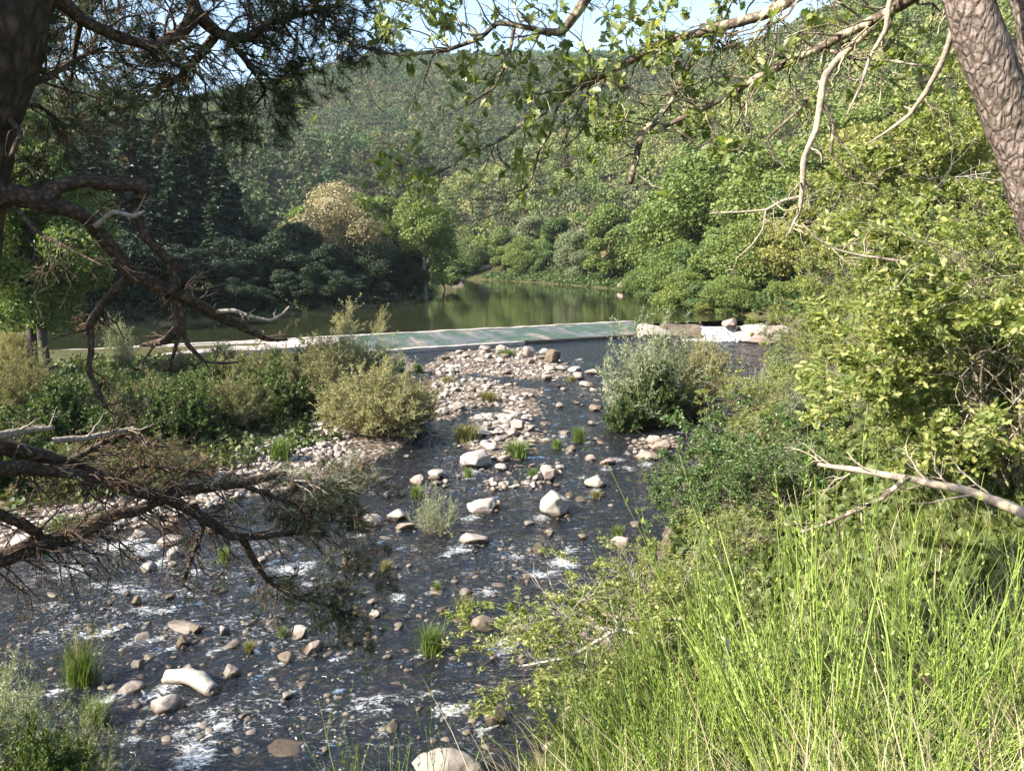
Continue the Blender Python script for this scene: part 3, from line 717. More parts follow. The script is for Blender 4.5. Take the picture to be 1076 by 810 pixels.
def wall_between(a, b_, h, th, mat, name, amp=.1):
    L = math.hypot(b_[0] - a[0], b_[1] - a[1]); n = 30; k = 10
    xs = np.linspace(0, L, n); pr = np.array([(0, -.6)] + [(0, -.6 + (h + .6) * (t + 1) / k) for t in range(k)] + [(th, h), (th, -.6)])
    V = np.empty((n, len(pr), 3)); V[..., 0] = xs[:, None]; V[..., 1] = pr[None, :, 0]; V[..., 2] = pr[None, :, 1]
    V += amp * (np.stack([fbm(V * 1.5 + s, 4, s) for s in (1, 2, 3)], -1) - .5) * 2
    m = len(pr); i = np.arange(n - 1)[:, None] * m; j = np.arange(m)[None]; j2 = (j + 1) % m
    F = np.stack([i + j, i + m + j, i + m + j2, i + j2], -1).reshape(-1, 4)
    caps = np.array([list(range(m))[::-1], [(n - 1) * m + t for t in range(m)]])
    o = MB().add(V.reshape(-1, 3), [F, caps]).build(name, mat); o.location = (a[0], a[1], 0); o.rotation_euler = (0, 0, math.atan2(b_[1] - a[1], b_[0] - a[0]))
    return o
wallm = conc_mat('stained_wall', [(.3, (.03, .022, .016)), (.5, (.08, .06, .045)), (.75, (.17, .135, .105))], 1.4)
tag(wall_between(a, b_, .98, .8, wallm, 'spillway_wall'), 'brown stained spillway wall between the rock hump and the waterfall', 'wall')
a2, b2 = G(772, 355, 0), G(790, 355, 0)
tag(wall_between(a2 + [0, .6, 0], b2 + [0, .6, 0], .9, .8, wallm, 'spillway_wall'), 'short brown wall stub right of the waterfall', 'wall')
# waterfall: a sheet curling over the gap and breaking into foam
fa, fb_ = G(738, 355, 0), G(774, 355, 0); n = 46; m = 16
V = []
for i in range(n):
    t = i / (n - 1); bx, by = fa[0] + (fb_[0] - fa[0]) * t, fa[1] + (fb_[1] - fa[1]) * t
    for j in range(m):
        s = j / (m - 1)
        out = (-1.0 + 1.5 * s if s < .4 else -.4 + 1.4 * (s - .4)) 
        z = .9 - .02 * s if s < .4 else .88 - .95 * ((s - .4) / .6) ** 1.3
        V.append((bx + .14 * math.sin(i * 1.3 + j), by - out * 1.0 + .05 * rng.normal() * (s > .45), z + .025 * rng.normal() * (s > .5)))
F = np.array([(i * m + j, i * m + j + 1, (i + 1) * m + j + 1, (i + 1) * m + j) for i in range(n - 1) for j in range(m - 1)])
mw = Mat('white_water'); k = mw.noise(mw.pos((3, 3, .5)), 1.6, 5, .7)
wf = mw.principled(Base_Color=mw.ramp(k, [(.3, (.28, .31, .32)), (.55, (.6, .62, .62)), (.75, (.72, .74, .74))]), Roughness=.5, Normal=mw.bump(k, .8, .1))
o = MB().add(V, F, smooth=True).build('waterfall', mw.done(wf)); tag(o, 'small white waterfall pouring through the gap in the spillway', 'waterfall', kind='stuff')
c = G(752, 358, 0); th = rng.uniform(0, 6.28, 900); rr = rng.uniform(0, 1, 900) ** .6
V, F = inst(np.array([(0, 0, 1.), (.9, 0, -.3), (-.5, .8, -.3), (-.5, -.8, -.3)]), [np.array([(0, 1, 2), (0, 2, 3), (0, 3, 1), (1, 3, 2)])],
            np.c_[c[0] + .4 + 3.2 * rr * np.cos(th), c[1] - .1 + 1.0 * rr * np.sin(th), .03 + .28 * rng.uniform(0, 1, 900) * (1 - rr)], rvec(900), rvec(900), rng.uniform(.04, .16, 900))
tag(MB().add(V, F, smooth=True).build('splash_foam', mw.m), 'white churned foam at the foot of the waterfall', 'foam', kind='stuff')
# ---------------------------------------------------------------- wooded hillsides (far off, one mass)
def scatter(x0, x1, y0, y1, st):
    xs = np.arange(x0, x1, st); ys = np.arange(y0, y1, st); X, Y = np.meshgrid(xs, ys)
    X = X + rng.uniform(-.48, .48, X.shape) * st; Y = Y + rng.uniform(-.48, .48, Y.shape) * st
    return X.ravel(), Y.ravel()
def in_view(x, y, m=.1):
    return (y > 20) & (np.abs(x / y) < .65 + m)
def forest(x, y, h, r, nc, csz, conif, name, mats, label, tn, trunks=False):
    z = terr(x, y); mb = MB(); n = len(x)
    for t in (0, 1):                                        # 0 broadleaf domes, 1 pines
        s = np.where(conif == t)[0]
        if not len(s): continue
        N = len(s)
        # every crown is a few overlapping lobes, each covered in leaf sprays
        L = 6 if t == 0 else 5
        lo = rvec(N * L).reshape(N, L, 3); lo[..., 2] = np.abs(lo[..., 2]) * .9
        if t == 0:
            lc = lo * np.array([.5, .5, .34]) * np.stack([r[s], r[s], h[s]], -1)[:, None] ; lc[..., 2] += h[s][:, None] * .48
            lr = r[s][:, None] * rng.uniform(.42, .62, (N, L))
        else:
            zz = np.linspace(.42, .93, L)[None] + rng.uniform(-.05, .05, (N, L))
            lc = lo * .34 * r[s][:, None, None]; lc[..., 2] = zz * h[s][:, None]
            lr = r[s][:, None] * (1.05 - .7 * (zz - .42) / .5) * rng.uniform(.65, .9, (N, L))
        per = nc // L
        d = rvec(N * L * per).reshape(N, L, per, 3); d[..., 2] = d[..., 2] * .8 + .2; d = unit(d)
        p = lc[:, :, None] + d * lr[:, :, None, None] * rng.uniform(.75, 1.08, (N, L, per, 1)) * np.array([1, 1, .85 if t == 0 else .55])
        p = p + np.stack([x[s], y[s], z[s]], -1)[:, None, None]
        nn = unit(d + .75 * rng.normal(size=d.shape)).reshape(-1, 3); p = p.reshape(-1, 3)
        yd = np.cross(nn, rvec(len(nn)))
        sz = (r[s][:, None, None] * csz * rng.uniform(.6, 1.3, (N, L, per))).ravel()
        V, F = inst(DIAMOND[0] * [1.5, 1, 1] - [0, .5, 0], DIAMOND[1], p, yd, nn, sz)
        mb.add(V, F, t, np.repeat(np.repeat(tn[s], L * per), 4))
        if t == 1 and trunks:                               # trunks
            b = np.stack([x[s], y[s], z[s]], -1); PP = np.stack([b - [0, 0, .5], b + np.stack([0 * h[s], 0 * h[s], h[s] * .7], -1)], 1)
            V, F = tubes(PP, np.stack([h[s] * .016, h[s] * .008], 1), 4); mb.add(V, F, 2, .3)
    return tag(mb.build(name, mats, tint='tint'), label, 'forest', kind='stuff')
FB = leafmat('hill_broadleaf', [(.1, (.05, .08, .03)), (.35, (.11, .15, .05)), (.6, (.17, .205, .07)), (.85, (.24, .25, .095)), (1, (.28, .24, .14))], .3, .6, .2, 'tint', isl=.25, obj=.75)
FA = leafmat('far_broadleaf', [(.1, (.028, .055, .03)), (.35, (.06, .1, .044)), (.6, (.095, .138, .058)), (.85, (.14, .165, .072)), (1, (.2, .17, .115))], .3, .6, .2, 'tint', isl=.25, obj=.75)
FC = leafmat('hill_pine', [(.1, (.045, .066, .036)), (.45, (.09, .11, .054)), (.75, (.13, .14, .074)), (1, (.22, .17, .12))], .25, .6, .2, 'tint', isl=.25, obj=.75)
BARK0 = barkmat('plain_bark', [(.3, (.05, .038, .028)), (.7, (.17, .14, .11))], (3, 3, .6))
# hillside beyond, left and centre
x, y = scatter(-620, 560, 335, 800, 5.6)
z = terr(x, y); k = in_view(x, y) & (z > 6) & (y < 900)
# rear slope of each crest is out of sight
el = (z - EYE + 8) / y; ok = np.zeros(len(x), bool)
az = np.round(x / y * 180).astype(int)
order = np.argsort(y); best = {}
for i in order:
    if not k[i]: continue
    b_ = best.get(az[i], -1)
    if el[i] > b_ - .016: ok[i] = True
    if el[i] > b_: best[az[i]] = el[i] - .012
k &= ok; x, y = x[k], y[k]; n = len(x); print('far forest', n)
pn = fb2(x, y, .016, 3, 60)
con = ((pn + rng.normal(size=n) * .12) > .56).astype(int)
tn = np.clip(rng.normal(.45, .27, n) + (fb2(x, y, .02, 3, 61) - .5) * .8, 0, 1)
forest(x, y, rng.uniform(7, 13, n), rng.uniform(2.2, 4.2, n), 72, .33, con, 'far_hillside_forest', [FA, FC, BARK0], 'dense bluish green wood covering the high hillside beyond the valley', tn)
# nearer slope, right of centre
x, y = scatter(-60, 420, 150, 640, 5.0)
z = terr(x, y); du = sd_poly(x, y, RES); k = in_view(x, y) & (du > 9) & (z > 4)
k &= ~((y > 335) & (z <= (y - 335) * .48 * .9 - 8))
el = (z - EYE + 8) / y; ok = np.zeros(len(x), bool); az = np.round(x / y * 180).astype(int); best = {}
for i in np.argsort(y):
    if not k[i]: continue
    b_ = best.get(az[i], -1)
    if el[i] > b_ - .02: ok[i] = True
    if el[i] > b_: best[az[i]] = el[i] - .014
k &= ok; x, y = x[k], y[k]; n = len(x); print('near forest', n)
pn = fb2(x, y, .02, 3, 70)
con = ((pn + rng.normal(size=n) * .1 + .0006 * (y - 250)) > .5).astype(int)
tn = np.clip(rng.normal(.55, .27, n) + (fb2(x, y, .03, 3, 71) - .5) * .7, 0, 1)
forest(x, y, rng.uniform(7, 13, n), rng.uniform(2.1, 4.0, n), 180, .22, con, 'near_hillside_forest', [FB, FC, BARK0], 'mixed green pine and broadleaf wood on the nearer right hillside', tn)
# the steep wooded valley side beyond the left bank
x, y = scatter(-190, -58, 10, 330, 6.)
z = terr(x, y); k = (x / np.maximum(y, 1) > -1.6) & (z > 3) & (x > -150) & (sd_poly(x, y, RES) > 38) & ((y < 60) | (x / np.maximum(y, 1) > -.9)); x, y = x[k], y[k]; n = len(x); print('side', n)
forest(x, y, rng.uniform(12, 19, n), rng.uniform(2.8, 4.2, n), 90, .36, (rng.uniform(size=n) < .6).astype(int), 'valley_side_forest', [FA, FC, BARK0], 'dark wood on the steep valley side behind the left bank', np.clip(rng.normal(.35, .2, n), 0, 1))

# ---------------------------------------------------------------- undergrowth on the banks of the reservoir
def under(name, x, y, hh, sz, mat, label):
    n = len(x); k = 9
    b0 = np.stack([x, y, terr(x, y)], 1); d = rvec(n * k).reshape(n, k, 3); d[..., 2] = np.abs(d[..., 2])
    p = b0[:, None] + d * hh[:, None, None] * np.array([.9, .9, 1.]) * rng.uniform(.4, 1, (n, k, 1)); nn = unit(d + .6 * rng.normal(size=d.shape)).reshape(-1, 3); p = p.reshape(-1, 3)
    V, F = inst(CLUMP[0], CLUMP[1], p, np.cross(nn, rvec(len(nn))), nn, sz * rng.uniform(.6, 1.4, len(p)))
    return tag(MB().add(V, F).build(name, mat), label, 'undergrowth', kind='stuff')
UL = leafmat('undergrowth_leaf', [(.1, (.035, .065, .018)), (.5, (.07, .11, .03)), (1, (.13, .165, .05))], .3, .5, .3, patch=.35, patch_scale=.15, isl=.5, obj=0)
GC = leafmat('ground_cover_leaf', [(.1, (.035, .055, .016)), (.5, (.08, .1, .03)), (1, (.17, .17, .07))], .3, .5, .3, patch=.35, patch_scale=.3, isl=.5, obj=0)
GC2 = leafmat('right_bank_cover_leaf', [(.1, (.05, .075, .02)), (.5, (.1, .13, .035)), (1, (.21, .21, .08))], .35, .5, .3, patch=.35, patch_scale=.3, isl=.5, obj=0)
UD = leafmat('shade_painted_undergrowth_leaf', [(.1, (.014, .022, .008)), (.5, (.028, .042, .014)), (1, (.055, .07, .024))], .2, .5, .3, patch=.35, patch_scale=.15, isl=.5, obj=0)  # darker copy of the undergrowth leaf, shade painted into the colour
x, y = rng.uniform(-40, 90, 90000), rng.uniform(78, 270, 90000); d = sd_poly(x, y, RES); k = (d > .6) & (d < 16) & (x > -14 - .0 * y) & (fb2(x, y, .15, 3, 33) + rng.normal(size=len(x)) * .1 > .4); x, y = x[k][:15000], y[k][:15000]
under('undergrowth', x, y, rng.uniform(.6, 2.0, len(x)), .42, UL, 'tangled green undergrowth along the far and right shore')
x, y = rng.uniform(-40, -3, 30000), rng.uniform(17, 60, 30000); d = sd_poly(x, y, RIVER); k = (d > 2.2) & ((x - CREST[0][0]) * CN[0] + (y - CREST[0][1]) * CN[1] < -5.5) & (fb2(x, y, .3, 3, 35) > .4); x, y = x[k][:5200], y[k][:5200]
under('ground_cover', x, y, rng.uniform(.15, .5, len(x)), .2, GC, 'low leafy ground cover between the bushes of the left bank')
y = 7 + 66 * rng.uniform(0, 1, 40000) ** 1.2; x = rng.uniform(.0, .75, 40000) * y; d = sd_poly(x, y, RIVER); k = (d > .5) & (sd_poly(x, y, RIGHT) < 0) & (d < 20) & (sd_poly(x, y, RES) > 1) & (fb2(x, y, .35, 3, 36) > .38); x, y = x[k][:9000], y[k][:9000]
under('ground_cover', x, y, .1 + rng.uniform(.004, .014, len(x)) * y, .06 + .0035 * y.mean(), GC2, 'low green ground cover under the thicket of the right bank')
x, y = rng.uniform(-80, -8, 70000), rng.uniform(56, 235, 70000); d = sd_poly(x, y, RES); k = (d > .5) & (d < 26) & ((x - CREST[0][0]) * CN[0] + (y - CREST[0][1]) * CN[1] > 1.5) & (sd_poly(x, y, RIVER) > 3); x, y = x[k][:13000], y[k][:13000]
under('undergrowth', x, y, rng.uniform(.3, 1.2, len(x)), .3, UD, 'undergrowth coloured dark as if shaded under the trees of the left promontory')
# ---------------------------------------------------------------- single trees along the banks
def leaf_stops(a, b_, c): return [(.15, a), (.5, b_), (.9, c)]
LM = {
 'light': leafmat('light_leaf', leaf_stops((.08, .125, .03), (.14, .19, .045), (.22, .25, .08)), .35, patch=.2, isl=.45),
 'mid': leafmat('mid_leaf', leaf_stops((.05, .09, .025), (.09, .14, .038), (.15, .19, .055)), .3, patch=.2, isl=.45),
 'grey': leafmat('willow_leaf', leaf_stops((.1, .13, .06), (.17, .195, .1), (.26, .27, .16)), .3, patch=.2, isl=.5),
 'tan': leafmat('tan_leaf', leaf_stops((.17, .15, .07), (.27, .24, .125), (.37, .33, .2)), .3, patch=.2, isl=.5, glow=(1.1, 1., .7)),
 'dark': leafmat('shade_painted_leaf', leaf_stops((.014, .028, .012), (.024, .045, .018), (.04, .065, .024)), .2, patch=.2, isl=.45),  # the left bank's shade is put into this leaf colour
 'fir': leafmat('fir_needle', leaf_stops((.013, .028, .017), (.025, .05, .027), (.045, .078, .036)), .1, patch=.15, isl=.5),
 'yellow': leafmat('yellow_leaf', leaf_stops((.11, .135, .035), (.19, .205, .055), (.3, .27, .09)), .35, patch=.2, isl=.5)}
def broad(name, seed, h, r, colour, lobes=16, cards=6500, csz=.34, cbase=.22, squash=1., bark=None, gap=.0, tmpl=CLUMP, droop=0.):
    """A tapered trunk, limbs reaching into lobes of foliage, and sprays of leaves on every lobe."""
    global rng
    keep = rng; rng = np.random.default_rng(seed)
    root = empty(name, (0, 0, 0))
    top = np.array([rng.normal() * .05 * h, rng.normal() * .05 * h, h * .86])
    tr = resample(np.array([[0, 0, -.4], [rng.normal() * .02 * h, rng.normal() * .02 * h, h * .3], top * [.6, .6, .75], top]), 10)
    MB().add(*tube1(tr, np.linspace(h * .022, h * .004, 10), 8), smooth=True).build('trunk', bark or BARK0, root)
    u = rng.uniform(0, 1, lobes) ** .9; zc = h * (cbase + (.95 - cbase) * u)
    prof = np.sin(np.clip((u * .86 + .1), 0, 1) * math.pi) ** .6
    th = rng.uniform(0, 6.28) + np.arange(lobes) * 2.4; rad = r * prof * rng.uniform(.45, .86, lobes)
    C = np.stack([rad * np.cos(th), rad * np.sin(th), zc], 1); LR = r * rng.uniform(.26, .44, lobes) * (.75 + .4 * prof)
    zz = np.clip(zc - .25 * rad - .05 * h, h * .12, h * .8)
    b0 = np.stack([np.interp(zz, tr[:, 2], tr[:, k]) for k in range(3)], 1)
    PP = np.stack([b0 + (C - b0) * t + np.array([0, 0, .1 * h * math.sin(t * 3.1) * .4]) for t in (0, .3, .65, 1.)], 1)
    RR = (h * .009) * np.linspace(1, .3, 4)[None] * np.ones((lobes, 1))
    B2, R2 = branch(PP, RR, lobes * 9, r * .3, .8, 4, tmin=.4)
    mb = MB(); mb.add(*tubes(PP, RR, 5), smooth=True); mb.add(*tubes(B2, R2, 3)); mb.build('limbs', bark or BARK0, root)
    w = LR ** 2; per = rng.choice(lobes, cards, p=w / w.sum())
    d = rvec(cards); d[:, 2] = d[:, 2] * .85 + .12; d = unit(d)
    q = rng.uniform(.5, 1.06, cards) ** .6
    lump = .72 + .56 * fbm(d * 2.3 + C[per] * .7, 3, seed)
    p = C[per] + d * (LR[per] * q * lump)[:, None] * np.array([1.05, 1.05, .85 * squash])
    p[:, 2] -= droop * rng.uniform(0, 1, cards) * r * .3
    nn = unit(d + .7 * rng.normal(size=d.shape)); yd = unit(np.cross(nn, rvec(cards)) + np.array([0, 0, -droop]))
    V, F = inst(tmpl[0], tmpl[1], p, yd, nn, csz * rng.uniform(.6, 1.35, cards))
    MB().add(V, F).build('crown', LM[colour], root)
    rng = keep
    return root
def conifer(name, seed, h, r, colour='fir', whorls=38, csz=.68, bare=.05, dens=1.):
    global rng
    keep = rng; rng = np.random.default_rng(seed)
    root = empty(name, (0, 0, 0))
    tr = np.array([[0, 0, -.4], [.05, 0, h * .5], [0, .05, h]])
    MB().add(*tube1(tr, [h * .017, h * .011, h * .002], 8, 10), smooth=True).build('trunk', BARK0, root)
    u = np.repeat(np.linspace(bare, .985, whorls), 6) + rng.normal(size=whorls * 6) * .008; n = len(u)
    ln = r * (1 - u) ** .75 * rng.uniform(.65, 1.12, n) + .15
    th = rng.uniform(0, 6.28, n); dirs = np.stack([np.cos(th), np.sin(th), 0 * th], 1)
    b0 = np.stack([0 * u, 0 * u, u * h], 1); t = np.linspace(0, 1, 5)
    PP = b0[:, None] + dirs[:, None] * (ln[:, None] * t)[..., None]; PP[..., 2] += ln[:, None] * (.12 * t - .42 * t * t * (1.1 - u[:, None]))
    RR = (h * .003) * np.linspace(1, .3, 5)[None] * np.ones((n, 1))
    MB().add(*tubes(PP, RR, 4)).build('limbs', BARK0, root)
    N = int(9000 * dens); p, tn = along(PP, N, .18, 1.)
    side = np.cross(tn, [0, 0, 1.]); sg = rng.choice([-1, 1], N)[:, None]
    yd = unit(tn * .6 + side * sg * .9 + np.array([0, 0, -.35]) + .3 * rng.normal(size=(N, 3)))
    V, F = inst(DIAMOND[0] * [1.1, 1, 1], DIAMOND[1], p, yd, np.array([0, 0, 1.]) + .45 * rng.normal(size=(N, 3)), csz * rng.uniform(.6, 1.4, N) * (1.1 - .5 * p[:, 2] / h))
    MB().add(V, F).build('crown', LM[colour], root)
    rng = keep
    return root
PALEB = barkmat('pale_bark', [(.3, (.16, .13, .1)), (.7, (.38, .34, .28))], (3, 3, .8))
FIR = [Kind(lambda k=k: conifer('fir_tree', 40 + k, 20, [3.6, 4.4, 3.2][k])) for k in range(3)]
BROAD = {c: [Kind(lambda k=k, c=c: broad('broadleaf_tree', 60 + k * 7 + len(c), 10, [3.6, 4.2, 3.2][k], c, [22, 28, 18][k], 14000, .25, [.12, .1, .16][k])) for k in range(3)] for c in ('light', 'mid', 'dark', 'yellow')}
WIL = [Kind(lambda k=k: broad('willow_tree', 90 + k, 10, 3.6, 'grey', 24, 13000, .24, .1, droop=.5)) for k in range(2)]
TAN = [Kind(lambda: broad('tan_tree', 97, 10, 4.4, 'tan', 24, 16000, .19, .26, bark=PALEB))]
POP = [Kind(lambda: broad('poplar_tree', 99, 16, 4.2, 'light', 30, 20000, .26, .14, bark=PALEB))]
def tree(kind, px, Y, top, label, cat='tree', group=None, rz=None, wx=1., h0=10., base=None):
    """px and distance place the foot on the ground, top (photo height) sets how tall it is"""
    d = ray(px, 300); x = d[0] * Y / d[1]; z = tz(x, Y)
    h = P(px, top, Y)[2] - z; s = h / h0
    return kind.place((x, Y, z - .1), label, cat, group, rng.uniform(0, 6.28) if rz is None else rz, (s * wx, s * wx, s))
def shore_Y(px, off):                  # distance at which the bank lies off metres behind the waterline
    ys = np.arange(66., 330., .5); xs = ys * (px - 538) / FPX / (math.cos(PITCH) + (405 - 300) / FPX * math.sin(PITCH))
    d = sd_poly(xs, ys, RES); k = np.where(d < 0)[0]
    k0 = k.max() if len(k) else 0
    j = k0 + np.argmax(d[k0:] > off); return float(ys[j])
# left pair of slim trees standing on the bank
def pair_tree(seed, h):
    return broad('alder_tree', seed, h, 2.5, 'light', 22, 22000, .125, .28, bark=barkmat('alder_bark', [(.3, (.03, .026, .02)), (.7, (.1, .09, .07))], (4, 4, 1)))
AL = [Kind(lambda k=k: pair_tree(31 + k, 10)) for k in range(2)]
def tree_at(kind, px, py, top, label, cat, h0=10., wx=1., rz=None, group=None):
    c = G(px, py, .5); x, Y = c[0], c[1]; z = tz(x, Y); h = P(px, top, Y)[2] - z; s = h / h0
    return kind.place((x, Y, z - .1), label, cat, group, rng.uniform(0, 6.28) if rz is None else rz, (s * wx, s * wx, s))
tree_at(AL[0], 38, 412, 105, 'slim light green tree on the left bank, leaning trunk, left of a pair', 'tree', wx=1.05)
tree_at(AL[1], 52, 416, 150, 'slim light green tree on the left bank, upright trunk, right of a pair', 'tree', wx=1.1)
tree(BROAD['light'][2], 5, 66, 170, 'bushy green tree at the far left behind the slim pair', 'tree', wx=1.1)
# the dark stand of firs beyond the weir on the left
firs = [(88, 92, 150), (112, 100, 128), (128, 90, 175), (150, 97, 118), (172, 104, 125), (190, 94, 150), (205, 100, 118), (222, 108, 135), (238, 99, 160), (252, 112, 190), (262, 106, 225), (60, 95, 140), (20, 96, 130), (98, 84, 220), (165, 86, 200), (228, 92, 215)]
order = ['first', 'second', 'third', 'fourth', 'fifth', 'sixth', 'seventh', 'eighth', 'ninth', 'tenth', 'eleventh', 'twelfth', 'thirteenth', 'fourteenth', 'fifteenth', 'sixteenth', 'seventeenth', 'eighteenth', 'nineteenth', 'twentieth']
for i, j in enumerate(sorted(range(len(firs)), key=lambda i: firs[i][0])):
    px, Y, top = firs[j]
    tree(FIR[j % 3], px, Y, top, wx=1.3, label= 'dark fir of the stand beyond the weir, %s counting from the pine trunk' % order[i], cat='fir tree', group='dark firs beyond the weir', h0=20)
# promontory trees, the dark ones with shade put into the leaf colour
prom = [('dark', 275, 108, 238), ('dark', 290, 100, 262), ('dark', 312, 106, 232), ('light', 328, 120, 215), ('dark', 338, 102, 268), ('dark', 362, 106, 262), ('light', 378, 124, 205), ('dark', 388, 108, 255), ('light', 404, 128, 208), ('dark', 412, 112, 262), ('dark', 425, 118, 250), ('mid', 468, 150, 252)]
for i, (c, px, Y, top) in enumerate(prom):
    tree(BROAD[c][i % 3], px, Y, top, '%s bushy tree of the left promontory, %s counting from the firs' % ({'dark': 'shade tinted dark', 'mid': 'mid green', 'light': 'light green'}[c], order[i]), 'tree', 'bushy trees on the promontory', wx=1.15)
tree(TAN[0], 344, 112, 196, 'tan tree rising above the dark trees of the promontory', 'tree', wx=1.)
tree(TAN[0], 372, 110, 222, 'smaller tan tree right beside the taller tan one', 'tree', wx=1.1)
tree(POP[0], 447, 116, 182, 'tall grey green poplar standing at the tip of the promontory', 'poplar', h0=16., wx=.95)
for i, px in enumerate([70, 95, 118, 142, 166, 190, 215, 238, 262, 288, 318, 345, 372, 398, 422]):
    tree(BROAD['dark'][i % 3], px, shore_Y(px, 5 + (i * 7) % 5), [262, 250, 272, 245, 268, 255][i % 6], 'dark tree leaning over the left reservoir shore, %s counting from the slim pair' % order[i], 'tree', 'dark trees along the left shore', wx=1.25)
# far shore below the hillside
rowd = [(478, 245, 262), (492, 250, 250), (506, 244, 262), (520, 252, 255), (534, 243, 265), (548, 240, 250), (563, 236, 262), (578, 232, 240), (592, 226, 255), (606, 220, 238), (620, 212, 250), (635, 205, 240), (650, 197, 248), (664, 188, 228), (500, 275, 235), (530, 272, 238), (556, 268, 225), (585, 258, 228), (610, 250, 222), (640, 235, 215)]
rowd.sort()
for i, (px, Y, top) in enumerate(rowd):
    c = ['light', 'mid', 'light', 'grey', 'mid'][i % 5]
    k = WIL[i % 2] if c == 'grey' else BROAD[c][i % 3]
    Y = shore_Y(px, 3 + (Y % 5) * 1.2 if i % 2 else 9 + Y % 7)
    tree(k, px, Y, min(top, P(0, 0, 1)[0] * 0 + top), '%s tree on the far shore, %s counting from the promontory' % ({'light': 'light green', 'mid': 'mid green', 'grey': 'grey green'}[c], order[i]), 'tree', 'trees along the far shore', wx=1.1)
tree(TAN[0], 648, shore_Y(648, 8), 238, 'small tan tree among green ones on the far shore', 'tree', wx=1.2)
# right shore, big light green trees climbing the slope
rt = [('light', 688, 155, 215), ('light', 706, 135, 190), ('mid', 724, 150, 175), ('light', 742, 118, 165), ('light', 764, 128, 145), ('mid', 785, 112, 190), ('light', 800, 104, 160), ('mid', 690, 120, 262), ('light', 712, 108, 255), ('mid', 735, 101, 252), ('light', 758, 96, 240), ('light', 782, 93, 235), ('yellow', 806, 92, 232), ('mid', 822, 96, 200), ('yellow', 838, 88, 215), ('light', 846, 102, 150), ('yellow', 868, 90, 160), ('light', 880, 110, 118), ('yellow', 905, 92, 130), ('light', 920, 112, 100), ('yellow', 945, 96, 120), ('light', 965, 110, 95), ('mid', 672, 140, 268), ('yellow', 985, 90, 130), ('light', 1010, 100, 105), ('light', 1045, 95, 120), ('mid', 1080, 88, 130)]
rt.sort(key=lambda a: a[1])
names = {'light': 'light green', 'mid': 'mid green', 'yellow': 'yellowish green'}
cnt = {}
for i, (c, px, Y, top) in enumerate(sorted(rt, key=lambda a: a[1])):
    cnt[c] = cnt.get(c, 0) + 1
    tree(BROAD[c][i % 3], px, Y, top, '%s tree on the right shore slope, %s of its colour going up from the waterfall' % (names[c], order[cnt[c] - 1]) if False else '%s tree on the right shore slope, %s %s one from the far shore' % (names[c], order[cnt[c] - 1], names[c].split()[0]), 'tree', 'trees on the right shore slope', wx=1.2)
# low bank growth along the shores: waterside bushes
wb = [(250, 'left'), (275, 'l'), (300, 'l'), (325, 'l'), (352, 'l'), (380, 'l'), (408, 'l'), (432, 'l')]
ws = [(248, 91), (272, 93), (298, 96), (322, 99), (350, 101), (378, 106), (405, 110), (428, 114), (440, 121)]
for i, (px, Y) in enumerate(ws):
    Y = shore_Y(px, 1.2 + i % 3)
    tree(BROAD['dark'][i % 3], px, Y, [292, 302, 284, 298, 288][i % 5] - i, 'low dark bush at the water edge of the left bank, %s counting from the firs' % order[i], 'bush', 'waterside bushes on the left bank', wx=1.5)
for i, (px, Y) in enumerate([(676, 128), (692, 112), (708, 104), (722, 97), (738, 92), (752, 89), (768, 87), (784, 86), (800, 85), (818, 84), (836, 82), (856, 78)]):
    tree(BROAD[['light', 'mid', 'yellow'][i % 3]][(i + 1) % 3], px, Y, 282 + (i % 3) * 8 + i * 1.5, 'low leafy bush at the right water edge, %s counting from the far shore' % order[i], 'bush', 'waterside bushes on the right shore', wx=1.7)
# pale bare rocks on the far shore
for i, (px, py, w_) in enumerate([(492, 291, 26), (512, 293, 20), (532, 293, 24), (552, 295, 16), (655, 305, 18), (482, 296, 14)]):
    c = G(px, py, ZU); wm = w_ * c[1] / FPX
    S(0, 0, 0, 'angular', 'pink', 'pale pink shore rock across the reservoir, %s counting from the promontory' % ['second', 'third', 'fourth', 'fifth', 'sixth', 'first'][i], 'pale rocks of the far shore', loc=(c[0], c[1], ZU + .3), width=wm, name='shore_rock', cat='rock', hs=.8)
